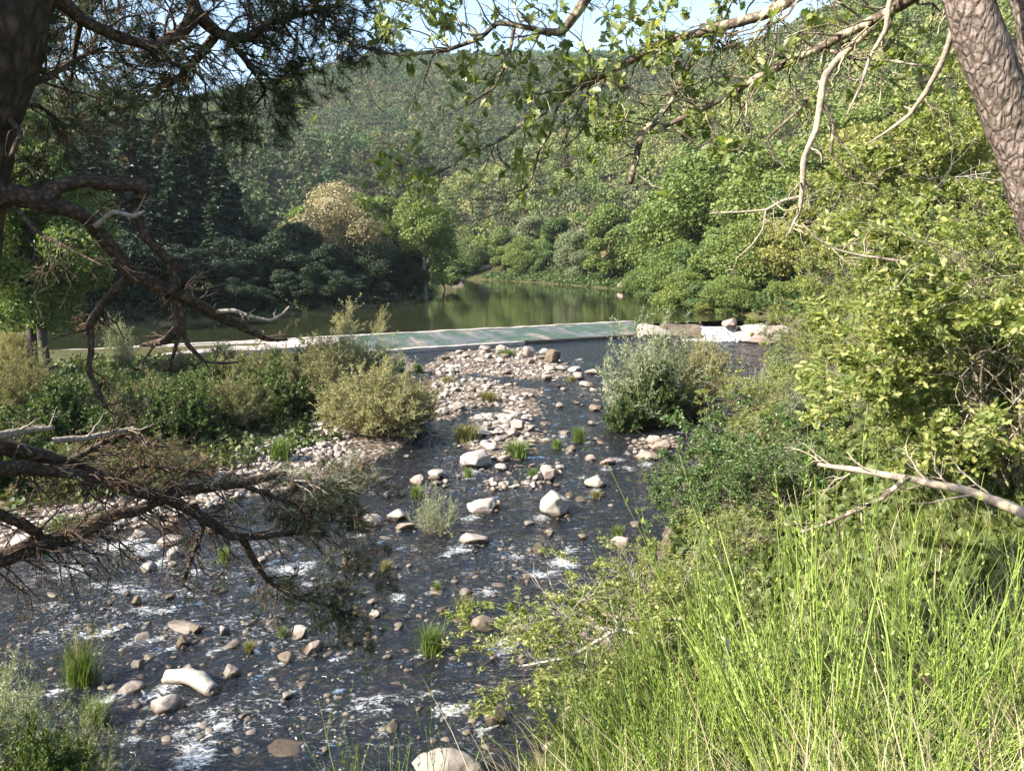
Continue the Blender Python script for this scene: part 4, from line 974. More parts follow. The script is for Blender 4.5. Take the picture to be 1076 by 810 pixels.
# ---------------------------------------------------------------- bushes, tufts and weeds by the river
def bush(name, seed, colour, stems=60, leaves=5000, leaf=.06, w=1., h=1., arch=.5, tmpl=NARROW, stemcol=None, stem_r=.006, inner=.15, side=3, up=.5):
    """Many stems rising from one root, with side shoots, leaves strung along them."""
    global rng
    keep = rng; rng = np.random.default_rng(seed)
    root = empty(name, (0, 0, 0))
    th = rng.uniform(0, 6.28, stems); rad = rng.uniform(0, 1, stems) ** .6
    hh = h * (1 - .5 * rad ** 2) * rng.uniform(.42, 1.1, stems) * (1 + .3 * (rng.uniform(size=stems) > .93))
    t = np.linspace(0, 1, 6)
    out = rad * w * .5 * rng.uniform(.7, 1.05, stems)
    PP = np.empty((stems, 6, 3)); a = np.stack([np.cos(th), np.sin(th)], 1)
    PP[..., :2] = a[:, None] * (out[:, None] * (inner + (1 - inner) * t ** .9 ))[..., None] + rng.normal(size=(stems, 6, 2)) * .02 * w
    PP[..., 2] = hh[:, None] * (t ** (1 - .25 * arch * rad[:, None])) - .05 * h
    RR = stem_r * np.linspace(1, .25, 6)[None] * rng.uniform(.6, 1.3, (stems, 1))
    B, RB = branch(PP, RR, stems * side, .3 * h, .6, 5, tmin=.25, wig=.15, grav=-.08)
    mb = MB(); mb.add(*tubes(PP, RR, 4)); mb.add(*tubes(B, RB, 3)); mb.build('stems', stemcol or STEM, root)
    p1, t1 = along(PP, leaves // 3, .25); p2, t2 = along(B, leaves - leaves // 3, .1)
    p = np.vstack([p1, p2]); tn = np.vstack([t1, t2]); n = len(p)
    yd = unit(tn * up + .75 * rvec(n) + np.array([0, 0, .15])); zd = rvec(n) + np.array([0, 0, .5])
    V, F = inst(tmpl[0], tmpl[1], p, yd, zd, leaf * rng.uniform(.6, 1.4, n))
    MB().add(V, F).build('foliage', colour, root)
    rng = keep
    return root
def tuft(name, seed, mat, n=260, w=1., h=1., bw=.016, lean=.6, seedheads=None):
    global rng
    keep = rng; rng = np.random.default_rng(seed)
    V, F = blades(np.c_[rng.normal(size=(n, 2)) * .13 * w, np.zeros(n)], h * rng.uniform(.5, 1.05, n), bw, lean * w / h, None)
    mb = MB().add(V, F)
    mats = [mat]
    if seedheads:
        mats.append(seedheads); th = rng.uniform(0, 6.28, 40); r = rng.uniform(.1, .45, 40) * w
        b0 = np.zeros((40, 3)); tp = np.stack([r * np.cos(th), r * np.sin(th), h * rng.uniform(.85, 1.25, 40)], 1)
        PP = np.stack([b0, tp * [.45, .45, .6], tp], 1); mb.add(*tubes(PP, np.full((40, 3), .004), 3), mat=1)
        k = 260; i = rng.integers(0, 40, k); p = tp[i] + rng.normal(size=(k, 3)) * [.015, .015, .05]
        mb.add(*inst(NARROW[0] * [3, 1, 1], NARROW[1], p, rvec(k) + [0, 0, 1.], rvec(k), rng.uniform(.02, .05, k)), mat=1)
    rng = keep
    return mb.build(name, mats)
def blades(base, h, bw, lean, direction=None, seg=4, curl=1.):
    n = len(base); th = rng.uniform(0, 6.28, n); a = np.stack([np.cos(th), np.sin(th), 0 * th], 1)
    if direction is not None: a = unit(a + direction)
    side = np.cross(a, [0, 0, 1.]); side = unit(side + .5 * rvec(n) * [1, 1, .2])
    le = lean * rng.uniform(.1, 1., n) * h; h = np.broadcast_to(h, (n,)); bw = np.broadcast_to(bw, (n,)) * rng.uniform(.6, 1.3, n)
    t = np.linspace(0, 1, seg + 1)
    C = base[:, None] + a[:, None] * (le[:, None] * t ** (1.4 + .6 * curl))[..., None]
    C[..., 2] += (h[:, None] * (t - .22 * (t ** 3) * np.minimum(1, lean)))
    wd = bw[:, None] * np.array([1 - .1 * k - .9 * k ** 3 for k in t])[None]
    V = np.stack([C - side[:, None] * wd[..., None] * .5, C + side[:, None] * wd[..., None] * .5], 2).reshape(n, -1, 3)
    m = 2 * (seg + 1); k = np.arange(seg) * 2
    f = np.stack([k, k + 1, k + 3, k + 2], 1)
    return V.reshape(-1, 3), (np.arange(n)[:, None, None] * m + f[None]).reshape(-1, 4)
STEM = barkmat('twig_bark', [(.3, (.1, .075, .05)), (.7, (.26, .21, .15))], (9, 9, 3))
GREYT = barkmat('dead_wood', [(.3, (.19, .165, .14)), (.7, (.45, .41, .36))], (14, 14, 5))
TANL = leafmat('tan_willow_leaf', leaf_stops((.17, .165, .075), (.3, .28, .14), (.44, .4, .23)), .35, patch=.25, patch_scale=.7, isl=.55, obj=.15)
TANL2 = leafmat('olive_bush_leaf', leaf_stops((.1, .105, .04), (.18, .17, .068), (.3, .26, .13)), .3, patch=.25, patch_scale=.7, isl=.55, obj=.15)
GRNL = leafmat('green_bush_leaf', leaf_stops((.035, .06, .016), (.075, .115, .03), (.15, .18, .06)), .35, patch=.25, patch_scale=.8, isl=.5, obj=.2)
GRYL = leafmat('grey_bush_leaf', leaf_stops((.15, .18, .1), (.25, .275, .17), (.4, .41, .28)), .3, patch=.2, patch_scale=.8, isl=.55, obj=.15)
BRTG = leafmat('bright_grass', leaf_stops((.06, .1, .02), (.12, .18, .04), (.22, .26, .08)), .4, patch=0, isl=.8, obj=.15)
TUFG = leafmat('tan_grass', leaf_stops((.1, .1, .03), (.2, .19, .07), (.34, .29, .15)), .35, patch=0, isl=.8, obj=.15)
BUSH = {'tan': [Kind(lambda k=k: bush('willow_bush', 200 + k, TANL, 170, 30000, .075, 2.2, 1.4, arch=1., side=4)) for k in range(2)],
        'olive': [Kind(lambda k=k: bush('willow_bush', 210 + k, TANL2, 120, 15000, .085, 2.2, 1.4, arch=1.)) for k in range(2)],
        'green': [Kind(lambda k=k: bush('leafy_bush', 220 + k, GRNL, 130, 22000, .062, 2.2, 1.3, tmpl=LEAF, arch=1.)) for k in range(3)],
        'grey': [Kind(lambda k=k: bush('grey_willow', 230 + k, GRYL, 70, 9000, .075, 1.6, 1.5, arch=.8)) for k in range(2)],
        'sprout': [Kind(lambda: bush('willow_sapling', 240, TANL, 26, 2600, .08, .7, 1.8, arch=.3))],
        'feather': [Kind(lambda: bush('feathery_willow', 244, GRYL, 60, 5500, .05, 1.6, 1.0, arch=1., stem_r=.005))]}
TUFT = {'green': [Kind(lambda k=k: tuft('grass_tuft', 250 + k, BRTG, 420, 1., .8, .018, .7)) for k in range(2)],
        'tan': [Kind(lambda: tuft('grass_tuft', 255, TUFG, 380, 1., .7, .018, .8))],
        'flower': [Kind(lambda: tuft('flowering_grass_tuft', 257, BRTG, 500, 1., .9, .012, .7, TUFG))]}
HB = {'tan': (2.2, 1.4), 'olive': (2.2, 1.4), 'green': (2.2, 1.3), 'grey': (1.6, 1.5), 'sprout': (.7, 1.8), 'feather': (1.6, 1.), }
def plant(kind, k, px, py, w, h, label, cat='bush', group=None, zb=None):
    c = G(px, py, 0.); z = tz(c[0], c[1])
    for _ in range(4):
        c = G(px, py, max(z, 0)); z = max(tz(c[0], c[1]), -.03)
    W, H = HB[kind]; sc = c[1] / FPX
    y = c[1] + w * sc * .35 if w * sc > 1 else c[1]
    return BUSH[kind][k].place((c[0], y, max(tz(c[0], y), -.05) - .03), label, cat, group, rng.uniform(0, 6.28), (w * sc / W * 1.08, w * sc / W * 1.08, h * sc / H * 1.05))
def tuftp(kind, k, px, py, w, h, label, group=None):
    c = G(px, py, .05); z = max(tz(c[0], c[1]), 0.); c = G(px, py, max(z, .03)); sc = c[1] / FPX
    return TUFT[kind][k].place((c[0], c[1], max(z, .0)), label, 'grass tuft', group, rng.uniform(0, 6.28), (w * sc * 1.15, w * sc * 1.15, h * sc * 1.35))
plant('tan', 0, 392, 468, 132, 74, 'big tan green willow bush on the left bank beside the stream')
plant('tan', 1, 358, 400, 90, 44, 'tan willow bush between the weir and the big tan bush')
plant('olive', 0, 436, 452, 56, 50, 'olive bush leaning over the water at the right of the big tan bush')
plant('olive', 1, 335, 412, 80, 48, 'olive bush behind the big tan bush, left of the tan willow')
plant('grey', 0, 402, 400, 44, 42, 'silvery willow bush at the left foot of the weir face')
plant('sprout', 0, 362, 362, 24, 44, 'upright willow sapling standing against the reservoir at the left weir end')
plant('sprout', 0, 399, 362, 18, 36, 'small thin willow sapling just left of the weir face')
plant('grey', 1, 122, 386, 36, 46, 'silvery shrub in front of the pale concrete at the far left')
plant('tan', 0, 228, 390, 50, 26, 'tan bush standing before the left concrete of the weir')
plant('tan', 1, 282, 392, 44, 26, 'tan bush right of the one before the left concrete')
plant('olive', 0, 186, 394, 44, 24, 'small olive bush before the left concrete of the weir')
plant('tan', 1, 8, 400, 56, 50, 'tan bush beside the pair of slim trees')
plant('green', 0, 215, 424, 84, 38, 'bright green bush in the middle of the left bank')
plant('olive', 1, 250, 425, 95, 50, 'dull olive bush behind the wide green one on the left bank')
plant('green', 1, 275, 442, 95, 56, 'wide green bush on the left bank behind the gravel')
plant('olive', 1, 315, 440, 86, 62, 'olive bush between the wide green bush and the big tan bush')
plant('olive', 0, 145, 442, 80, 40, 'olive bush between two green ones on the left bank')
plant('green', 2, 165, 428, 70, 32, 'green bush on the left bank right of the slim trees')
plant('green', 0, 105, 434, 84, 36, 'green bush at the foot of the slim tree pair')
plant('olive', 0, 235, 458, 92, 58, 'dark olive bush at the shady edge of the left gravel')
plant('green', 2, 180, 470, 100, 62, 'green bush low on the left bank behind the pine limbs')
plant('green', 1, 115, 475, 100, 58, 'green bush behind the hanging pine twig')
plant('green', 0, 50, 470, 100, 60, 'green bush at the left edge behind the dead limbs')
plant('olive', 1, 15, 440, 90, 54, 'olive bush below the slim trees at the left edge')
plant('green', 1, -20, 520, 120, 70, 'green bush at the left end of the gravel bank')
plant('olive', 0, 60, 525, 100, 50, 'olive bush behind the fork of low pine limbs')
plant('olive', 1, 150, 515, 90, 44, 'olive bush on the gravel behind the low pine limbs')
plant('green', 2, 320, 392, 56, 26, 'small green bush before the weir left of the sapling')
plant('feather', 0, 452, 568, 66, 54, 'feathery grey green willow growing on stones in the river')
plant('feather', 0, 365, 520, 64, 40, 'low feathery willow at the tip of the left gravel bank')
plant('feather', 0, 300, 515, 50, 22, 'flat feathery plant on the left gravel bank')
plant('grey', 0, 672, 452, 84, 98, 'pale willow bush right of the stream, left half of the thicket')
plant('grey', 1, 705, 440, 90, 92, 'pale willow bush right of the stream, right half of the thicket')
plant('green', 0, 690, 452, 80, 62, 'dark green bush under the pale willows right of the stream')
plant('green', 1, 655, 456, 40, 40, 'bright low bush at the waterside of the right willows')
plant('tan', 0, 745, 418, 70, 58, 'tan brushy bush behind the right willows before the outcrop')
plant('olive', 0, 730, 440, 60, 60, 'olive bush drooping at the right of the right willows')
tuftp('green', 0, 454, 684, 36, 38, 'bright green grass tuft in the lower middle of the river')
tuftp('flower', 0, 85, 716, 46, 46, 'grass tuft with pale seed heads at lower left')
tuftp('green', 1, 100, 758, 36, 34, 'green tuft on the near bank below the flowering one')
tuftp('tan', 0, 490, 463, 36, 27, 'tuft with a reddish foot on the central stone heap')
tuftp('green', 1, 543, 479, 32, 20, 'green tuft at the near end of the central stone heap')
tuftp('green', 0, 608, 463, 17, 20, 'grey green tuft standing alone in the right channel')
tuftp('tan', 0, 513, 421, 24, 14, 'yellowish tuft on the upper middle stone heap')
tuftp('green', 1, 649, 565, 17, 18, 'tuft on the pinkish stone by the right bank')
tuftp('green', 0, 295, 482, 30, 28, 'green tuft on the left gravel bank')
tuftp('green', 1, 420, 391, 16, 18, 'green tuft at the left foot of the weir')
tuftp('green', 0, 440, 392, 14, 12, 'small green tuft right of the one at the weir foot')
tuftp('green', 1, 533, 374, 22, 8, 'small tuft on the stone bar below the weir')
tuftp('green', 0, 492, 500, 12, 12, 'small tuft beside the big pale block')
tuftp('green', 1, 532, 655, 14, 12, 'small tuft between the brown block and the flat boulder')
tuftp('green', 0, 459, 620, 9, 14, 'sprig of grass on the low brown stone')
tuftp('green', 1, 297, 667, 12, 14, 'little grass tuft in the lower stone cluster')
tuftp('tan', 0, 488, 640, 24, 22, 'yellowish weeds behind the mossy stone in midstream')
tuftp('green', 0, 65, 560, 40, 24, 'grass tuft at the left end of the gravel bank behind the limbs')
tuftp('green', 1, 90, 556, 34, 18, 'low tuft right of the one at the left gravel end')
for i, (k_, px, py, w_, h_, where) in enumerate([('green', 585, 470, 14, 12, 'right of the central stone heap'), ('tan', 470, 402, 18, 10, 'in the dull stones by the big tan bush'), ('green', 560, 500, 14, 12, 'in the loose stone line above the tall boulder'), ('green', 438, 520, 16, 14, 'in the stones above the river willow'),
        ('tan', 626, 522, 14, 12, 'by the mossy based boulder'), ('green', 352, 640, 16, 18, 'under the tip of the low pine limb'), ('tan', 262, 682, 16, 16, 'beside the smooth round stone'), ('green', 236, 588, 18, 18, 'behind the pine limbs in the rapid'), ('green', 560, 655, 16, 16, 'behind the broad flat boulder'), ('tan', 600, 400, 14, 8, 'at the right end of the stone bar')]):
    tuftp(k_, i % 2 if k_ == 'green' else 0, px, py, w_, h_, 'small %s tuft %s' % ('green' if k_ == 'green' else 'yellowish', where))
tuftp('tan', 0, 405, 600, 14, 20, 'thin weed tuft below the white upright stone')
# ---------------------------------------------------------------- old pine at the left edge, close to the camera
PINEB = barkmat('pine_bark', [(.25, (.016, .012, .009)), (.5, (.05, .036, .027)), (.75, (.13, .092, .066))], (16, 16, 6), .9, .02)
LIMBB = barkmat('pine_limb_bark', [(.25, (.02, .014, .01)), (.5, (.06, .042, .03)), (.8, (.19, .135, .095))], (26, 26, 26), .8, .012)
DEADB = barkmat('bleached_limb', [(.25, (.12, .1, .08)), (.5, (.26, .22, .18)), (.8, (.42, .37, .31))], (26, 26, 26), .7, .01)
NEED = leafmat('pine_needle', leaf_stops((.02, .035, .014), (.04, .062, .02), (.085, .105, .035)), .15, .45, .4, isl=.7, obj=.1)
NEEDB = leafmat('dry_needle', leaf_stops((.09, .055, .03), (.16, .1, .055), (.26, .18, .1)), .15, .6, .2, isl=.8, obj=.1)
def W(pts):                              # photo places with depth and thickness -> points and radii
    a = np.array(pts, float)
    return np.array([P(px, py, Y) for px, py, Y, _ in a]), a[:, 3] * .5 * a[:, 2] / FPX
def rough_tube(pts, radii, n=12, m=40, amp=.18, seed=0, freq=9.):
    q = resample(np.c_[pts, radii], m)
    jf = float(np.clip(.1 / q[:, 3].mean(), .7, 5))
    q[1:-1, :3] += (fbm(q[1:-1, :3, None].repeat(3, 2).transpose(0, 2, 1) * jf + np.array([[0, 0, 0], [31, 0, 0], [0, 57, 0]])[None], 2, seed) - .5) * q[1:-1, 3:4] * .9
    V, F = tubes(q[None, :, :3], q[None, :, 3], n)
    C = np.repeat(q[:, :3], n, 0); d = V - C
    V = C + d * (1 + amp * 2 * (fbm(V * freq + seed, 3, seed) - .5) + amp * 1.2 * (fbm(V * freq * 4, 2, seed + 3) - .5))[:, None]
    c0 = len(V); V = np.vstack([V, q[-1, :3]]); k = np.arange(n); k2 = (k + 1) % n
    return V, [F, np.stack([c0 - n + k, c0 - n + k2, np.full(n, c0)], 1)], q
pine = empty('pine_tree', (-2.7, 3.4, tz(-2.7, 3.4)), 'gnarled old pine at the left edge with bare crooked limbs reaching over the river', 'pine tree')
off = np.array(pine.location)
def pbuild(mb, name, mats, parent=pine):
    for i in range(len(mb.V)): mb.V[i] = (mb.V[i] - off).astype(np.float32)
    return mb.build(name, mats, parent)
tp = [P(40, -130, 3.4), P(20, -20, 3.4), P(2, 60, 3.4), P(-28, 110, 3.4), P(-44, 170, 3.4), P(-58, 240, 3.4), P(-95, 400, 3.4), P(-165, 620, 3.2), np.array([-3.4, 3.0, tz(-3.4, 3.0) - .3])]
tr_ = [.15, .165, .165, .17, .18, .19, .21, .24, .34]
V, F, q = rough_tube(np.vstack([[tp[0] + [.3, .3, 2.6]], [tp[0] + [.1, .1, 1.2]], tp]), [.08, .12] + tr_, 28, 90, .1, 3, 5.)
pbuild(MB().add(V, F, smooth=True), 'trunk', PINEB)
TIPN = []                                # needle shoots: place, direction
def needles(p, d, per=46, ln=.055, wd=.0034, brush=.09):
    n = len(p); k = n * per; t = rng.uniform(0, 1, k); i = np.repeat(np.arange(n), per)
    o = p[i] - d[i] * ((1 - t) * brush * rng.uniform(.7, 1.2, n)[i])[:, None]
    dirn = unit(d[i] * (.55 + .5 * t)[:, None] + .85 * rvec(k))
    l = ln * rng.uniform(.6, 1.2, k); s = np.cross(dirn, rvec(k)) * wd * .5
    V = np.stack([o - s, o + s, o + dirn * l[:, None]], 1).reshape(-1, 3)
    return V, np.arange(k * 3).reshape(-1, 3)
def limb(pts, mat=LIMBB, twigs=14, tl=.35, sub=3, grav=.05, shoots=0, tmin=.3, amp=.2, seed=1, dry=0, bias=None, name='limb', per=46, tang=.9):
    p, r = W(pts)
    V, F, q = rough_tube(p, r, 12, max(16, 7 * len(p)), amp, seed, 22.)
    o = pbuild(MB().add(V, F, smooth=True), name, mat)
    if twigs:
        PP = resample(q, 24)[None, :, :3]; RR = resample(q, 24)[None, :, 3]
        B, RB = branch(PP, RR, twigs, tl, tang, 7, grav=grav, wig=.28, tmin=tmin, rf=.4, rmax=.0065, bias=bias)
        C, RC = branch(B, RB, twigs * sub, tl * .5, .75, 5, grav=grav * .6, wig=.25, tmin=.2, rf=.6, rmax=.0036)
        D, RD = branch(C, RC, twigs * sub * 2, tl * .22, .7, 4, wig=.22, tmin=.2, rf=.7, rmax=.0022)
        mb = MB(); mb.add(*tubes(B, np.maximum(RB, .0016), 6), smooth=True); mb.add(*tubes(C, np.maximum(RC, .0013), 5)); mb.add(*tubes(D, np.maximum(RD, .0011), 4))
        pbuild(mb, 'twigs', mat, o)
        if shoots:
            p1, d1 = tips(np.concatenate([C[:, -2:], D[:, -2:]])); 
            i = rng.choice(len(p1), min(shoots, len(p1)), replace=False)
            nb = MB().add(*needles(p1[i], unit(d1[i] + [0, 0, .25]), per), mat=0)
            if dry:
                j = rng.choice(len(p1), dry); nb.add(*needles(p1[j], d1[j], 30), mat=1)
            pbuild(nb, 'needles', [NEED, NEEDB], o)
    return o
# crooked dead limbs, middle left
limb([(-44, 214, 3.4, 26), (8, 208, 3.45, 25), (45, 213, 3.5, 21), (62, 197, 3.55, 15), (90, 192, 3.6, 13), (120, 196, 3.65, 13), (150, 197, 3.7, 14), (153, 206, 3.72, 12), (141, 209, 3.74, 9)], twigs=6, tl=.25, seed=2, tmin=.4)
limb([(40, 212, 3.5, 17), (68, 219, 3.55, 16), (88, 228, 3.6, 14), (108, 250, 3.7, 14), (125, 272, 3.75, 15), (137, 288, 3.8, 17), (160, 299, 3.85, 14), (190, 310, 3.9, 13), (225, 331, 4.1, 11), (255, 344, 4.2, 9), (280, 357, 4.3, 6), (302, 357, 4.35, 3)], twigs=14, tl=.22, sub=2, seed=4, grav=-.02)
limb([(141, 207, 3.74, 9), (145, 228, 3.74, 10), (155, 250, 3.76, 10), (172, 268, 3.8, 9), (188, 284, 3.84, 9), (193, 280, 3.84, 7)], twigs=6, tl=.16, seed=6, sub=2)
limb([(137, 290, 3.8, 11), (120, 307, 3.8, 9), (108, 320, 3.82, 9), (92, 343, 3.82, 8), (96, 372, 3.8, 6), (93, 388, 3.78, 5), (104, 412, 3.78, 5), (112, 428, 3.76, 5)], twigs=12, tl=.18, seed=7, sub=2, dry=10, shoots=1)
limb([(190, 300, 3.9, 10), (187, 320, 3.92, 9), (191, 338, 3.94, 9), (175, 357, 3.96, 9), (158, 360, 3.98, 6), (147, 363, 4, 3)], twigs=5, tl=.16, seed=8, sub=2)
limb([(190, 340, 3.94, 6), (197, 362, 3.96, 5), (215, 380, 4, 4), (235, 382, 4.02, 3), (251, 381, 4.05, 2)], twigs=6, tl=.12, seed=9, sub=2)
limb([(190, 345, 3.94, 5), (184, 368, 3.96, 4), (178, 386, 3.98, 3), (184, 392, 4, 2)], twigs=4, tl=.12, seed=10, sub=1)
limb([(222, 328, 4.08, 5), (245, 326, 4.1, 4.5), (266, 333, 4.12, 3.6), (285, 337, 4.15, 3.4), (297, 330, 4.2, 2.8), (304, 322, 4.2, 2)], DEADB, twigs=2, tl=.08, seed=11, sub=1)
limb([(100, 238, 3.62, 6), (120, 222, 3.62, 5), (140, 228, 3.64, 5), (152, 222, 3.66, 3)], DEADB, twigs=3, tl=.1, seed=12, sub=1)
limb([(165, 265, 3.8, 7), (180, 276, 3.82, 9), (186, 300, 3.85, 9), (176, 308, 3.86, 6)], twigs=3, tl=.1, seed=13, sub=1)
limb([(15, 215, 3.45, 6), (40, 245, 3.4, 4), (70, 260, 3.38, 3), (110, 280, 3.36, 2)], twigs=14, tl=.25, seed=14, sub=3)
limb([(5, 120, 3.4, 7), (22, 140, 3.35, 6), (12, 165, 3.3, 5)], twigs=3, tl=.15, seed=15, sub=1)
# leafy limbs overhead
U = dict(shoots=240, twigs=34, tl=.42, sub=4, grav=-.02, dry=14)
limb([(30, -10, 3.4, 26), (62, -4, 3.5, 18), (85, 20, 3.6, 12), (130, 42, 3.8, 11), (165, 50, 3.95, 11), (193, 31, 4.05, 13), (205, 12, 4.1, 14), (196, -14, 4.1, 15), (180, -60, 4.1, 16)], seed=20, tmin=.25, **U)
limb([(203, 10, 4.1, 15), (228, 36, 4.2, 12), (260, 40, 4.3, 9), (290, 22, 4.4, 7), (330, 12, 4.5, 5), (362, 4, 4.6, 3)], seed=21, tmin=.2, shoots=330, twigs=40, tl=.4, sub=4, grav=.0, dry=20)
limb([(226, 38, 4.2, 9), (208, 62, 4.25, 9), (186, 84, 4.3, 6), (160, 98, 4.35, 4)], seed=22, tmin=.15, shoots=200, twigs=30, tl=.34, sub=4, grav=.03, dry=14)
limb([(240, 40, 4.25, 7), (262, 70, 4.4, 5), (280, 95, 4.5, 3), (262, 118, 4.5, 2)], seed=23, tmin=.1, shoots=220, twigs=28, tl=.3, sub=4, grav=.04, dry=14)
limb([(20, 95, 3.4, 8), (55, 80, 3.6, 6), (80, 62, 3.8, 5), (112, 50, 4, 3)], seed=24, tmin=.1, shoots=150, twigs=24, tl=.36, sub=3, grav=.03, dry=30)
limb([(180, -50, 4.1, 15), (120, -20, 4.2, 9), (90, 10, 4.3, 6), (60, 40, 4.4, 3)], seed=25, tmin=.1, shoots=220, twigs=30, tl=.4, sub=4, grav=.02, dry=25)
limb([(190, -40, 4.1, 15), (250, -20, 4.3, 9), (310, -12, 4.5, 6), (350, 20, 4.6, 3)], seed=26, tmin=.1, shoots=240, twigs=30, tl=.36, sub=4, grav=.04, dry=10)
limb([(15, 112, 3.4, 5), (40, 110, 3.6, 4), (66, 130, 3.7, 3), (72, 165, 3.7, 2)], seed=27, tmin=.2, shoots=50, twigs=14, tl=.25, sub=3, grav=.05, dry=24)
limb([(85, 20, 3.6, 6), (78, 52, 3.75, 5), (74, 85, 3.85, 4), (70, 120, 3.9, 2)], seed=28, tmin=.2, shoots=60, twigs=14, tl=.25, sub=3, grav=.05, dry=18)
# crown above the frame
limb([(40, -120, 3.4, 30), (140, -170, 3.9, 18), (240, -190, 4.4, 10), (330, -160, 4.9, 5)], seed=29, tmin=.1, shoots=330, twigs=34, tl=.6, sub=4, grav=.0, per=36)
limb([(40, -160, 3.5, 26), (-60, -190, 3.9, 15), (-160, -160, 4.4, 8)], seed=30, tmin=.1, shoots=330, twigs=34, tl=.6, sub=4, grav=.0, per=36)
limb([(30, -60, 3.4, 22), (-60, -90, 3.2, 14), (-180, -70, 3.0, 7)], seed=31, tmin=.1, shoots=330, twigs=34, tl=.6, sub=4, grav=.0, per=36)
# low limbs over the water
limb([(-80, 455, 3.5, 22), (0, 470, 3.9, 17), (39, 477, 4.05, 16), (78, 491, 4.2, 16), (117, 506, 4.4, 16), (144, 515, 4.5, 15), (166, 520, 4.6, 15), (203, 514, 4.75, 12), (250, 508, 4.9, 11), (289, 500, 5.05, 8), (300, 497, 5.1, 5)], seed=40, twigs=26, tl=.4, sub=3, grav=.1, shoots=30, tmin=.35)
limb([(166, 520, 4.6, 13), (195, 533, 4.7, 12), (226, 552, 4.8, 10), (243, 563, 4.85, 9), (273, 563, 4.95, 7), (305, 560, 5.05, 6), (322, 555, 5.1, 6), (326, 547, 5.12, 4)], seed=41, twigs=30, tl=.42, sub=3, grav=.14, shoots=20, tmin=.2)
limb([(-85, 610, 3.5, 24), (0, 588, 3.9, 21), (35, 573, 4.05, 20), (70, 565, 4.2, 19), (98, 552, 4.3, 17), (117, 541, 4.4, 14), (144, 536, 4.5, 12), (168, 525, 4.6, 10)], seed=42, twigs=56, tl=.5, sub=4, grav=.14, shoots=6, tmin=.2)
limb([(-70, 520, 3.5, 16), (0, 541, 3.9, 12), (23, 549, 4, 12), (43, 565, 4.1, 10), (50, 572, 4.15, 6)], seed=43, twigs=10, tl=.3, sub=2, grav=.1)
limb([(-70, 480, 3.5, 14), (0, 457, 3.8, 9), (25, 452, 3.9, 8), (57, 449, 4, 4)], DEADB, seed=44, twigs=4, tl=.2, sub=1)
limb([(55, 463, 4, 7), (86, 461, 4.1, 7), (113, 456, 4.2, 6), (142, 449, 4.3, 4)], DEADB, seed=45, twigs=3, tl=.15, sub=1)
limb([(254, 564, 4.9, 9), (262, 582, 4.95, 8), (271, 597, 5, 7), (282, 610, 5.05, 5), (310, 628, 5.1, 4), (345, 636, 5.2, 3), (378, 648, 5.3, 2)], seed=46, twigs=44, tl=.28, sub=4, grav=.03, shoots=190, tmin=.3, dry=30)
limb([(289, 500, 5.05, 7), (318, 506, 5.15, 5), (345, 512, 5.25, 4), (366, 505, 5.35, 3), (380, 498, 5.4, 2)], DEADB, seed=47, twigs=36, tl=.26, sub=4, grav=-.02, shoots=150, tmin=.1, dry=60)
limb([(326, 550, 5.1, 5), (350, 556, 5.2, 4), (372, 572, 5.3, 3), (392, 586, 5.4, 2)], DEADB, seed=48, twigs=40, tl=.26, sub=4, grav=.03, shoots=110, tmin=.05, dry=90)
limb([(250, 508, 4.9, 6), (285, 520, 5, 5), (320, 534, 5.1, 4), (350, 540, 5.2, 2)], seed=49, twigs=40, tl=.26, sub=4, grav=.08, shoots=150, tmin=.2, dry=40)
limb([(40, 500, 4.05, 8), (90, 475, 4.2, 7), (130, 455, 4.3, 5), (165, 470, 4.4, 3)], seed=50, twigs=26, tl=.3, sub=3, grav=.02, dry=20, shoots=6)
limb([(117, 506, 4.4, 7), (150, 488, 4.6, 6), (185, 494, 4.7, 5), (225, 497, 4.8, 3)], seed=51, twigs=20, tl=.24, sub=3, grav=.03, dry=16, shoots=10)
limb([(205, 530, 4.7, 7), (214, 555, 4.75, 6), (200, 590, 4.75, 5), (192, 615, 4.75, 3)], seed=52, twigs=20, tl=.24, sub=3, grav=.1, dry=4, shoots=4)
limb([(-60, 500, 3.5, 22), (20, 490, 3.85, 16), (70, 497, 4, 12), (130, 508, 4.2, 9)], seed=53, twigs=20, tl=.4, sub=3, grav=.05, dry=10, shoots=4)
# ---------------------------------------------------------------- oak at the right edge, close to the camera
OAKB = barkmat('oak_bark', [(.25, (.025, .018, .014)), (.45, (.15, .115, .095)), (.7, (.31, .25, .21)), (.95, (.42, .36, .31))], (30, 30, 15), 1., .04, lichen=((.05, .042, .03), 5.))
OAKT = barkmat('oak_twig', [(.2, (.03, .023, .017)), (.5, (.1, .077, .056)), (.8, (.25, .2, .15))], (30, 30, 30), .7, .006, lichen=((.4, .37, .24), 14.))
OAKP = barkmat('pale_twig', [(.2, (.12, .095, .075)), (.5, (.26, .21, .165)), (.8, (.4, .34, .28))], (30, 30, 30), .7, .006, lichen=((.42, .35, .22), 9.))
OAKL = leafmat('oak_leaf', [(.1, (.09, .13, .03)), (.4, (.17, .215, .055)), (.75, (.29, .31, .11)), (1, (.42, .4, .2))], .5, .4, .5, isl=.85, obj=.05)
oak = empty('oak_tree', (2.75, 3.2, tz(2.75, 3.2)), 'rough barked oak at the right edge with thin sparse leafed boughs hanging over the view', 'oak tree')
OFF2 = np.array(oak.location)
def obuild(mb, name, mats, parent=oak):
    for i in range(len(mb.V)): mb.V[i] = (mb.V[i] - OFF2).astype(np.float32)
    return mb.build(name, mats, parent)
tp = [P(985, -130, 3.25), P(1012, -40, 3.22), P(1020, 0, 3.2), P(1040, 60, 3.2), P(1069, 150, 3.2), P(1100, 240, 3.2), P(1150, 420, 3.2), np.array([2.75, 3.2, tz(2.75, 3.2) - .3])]
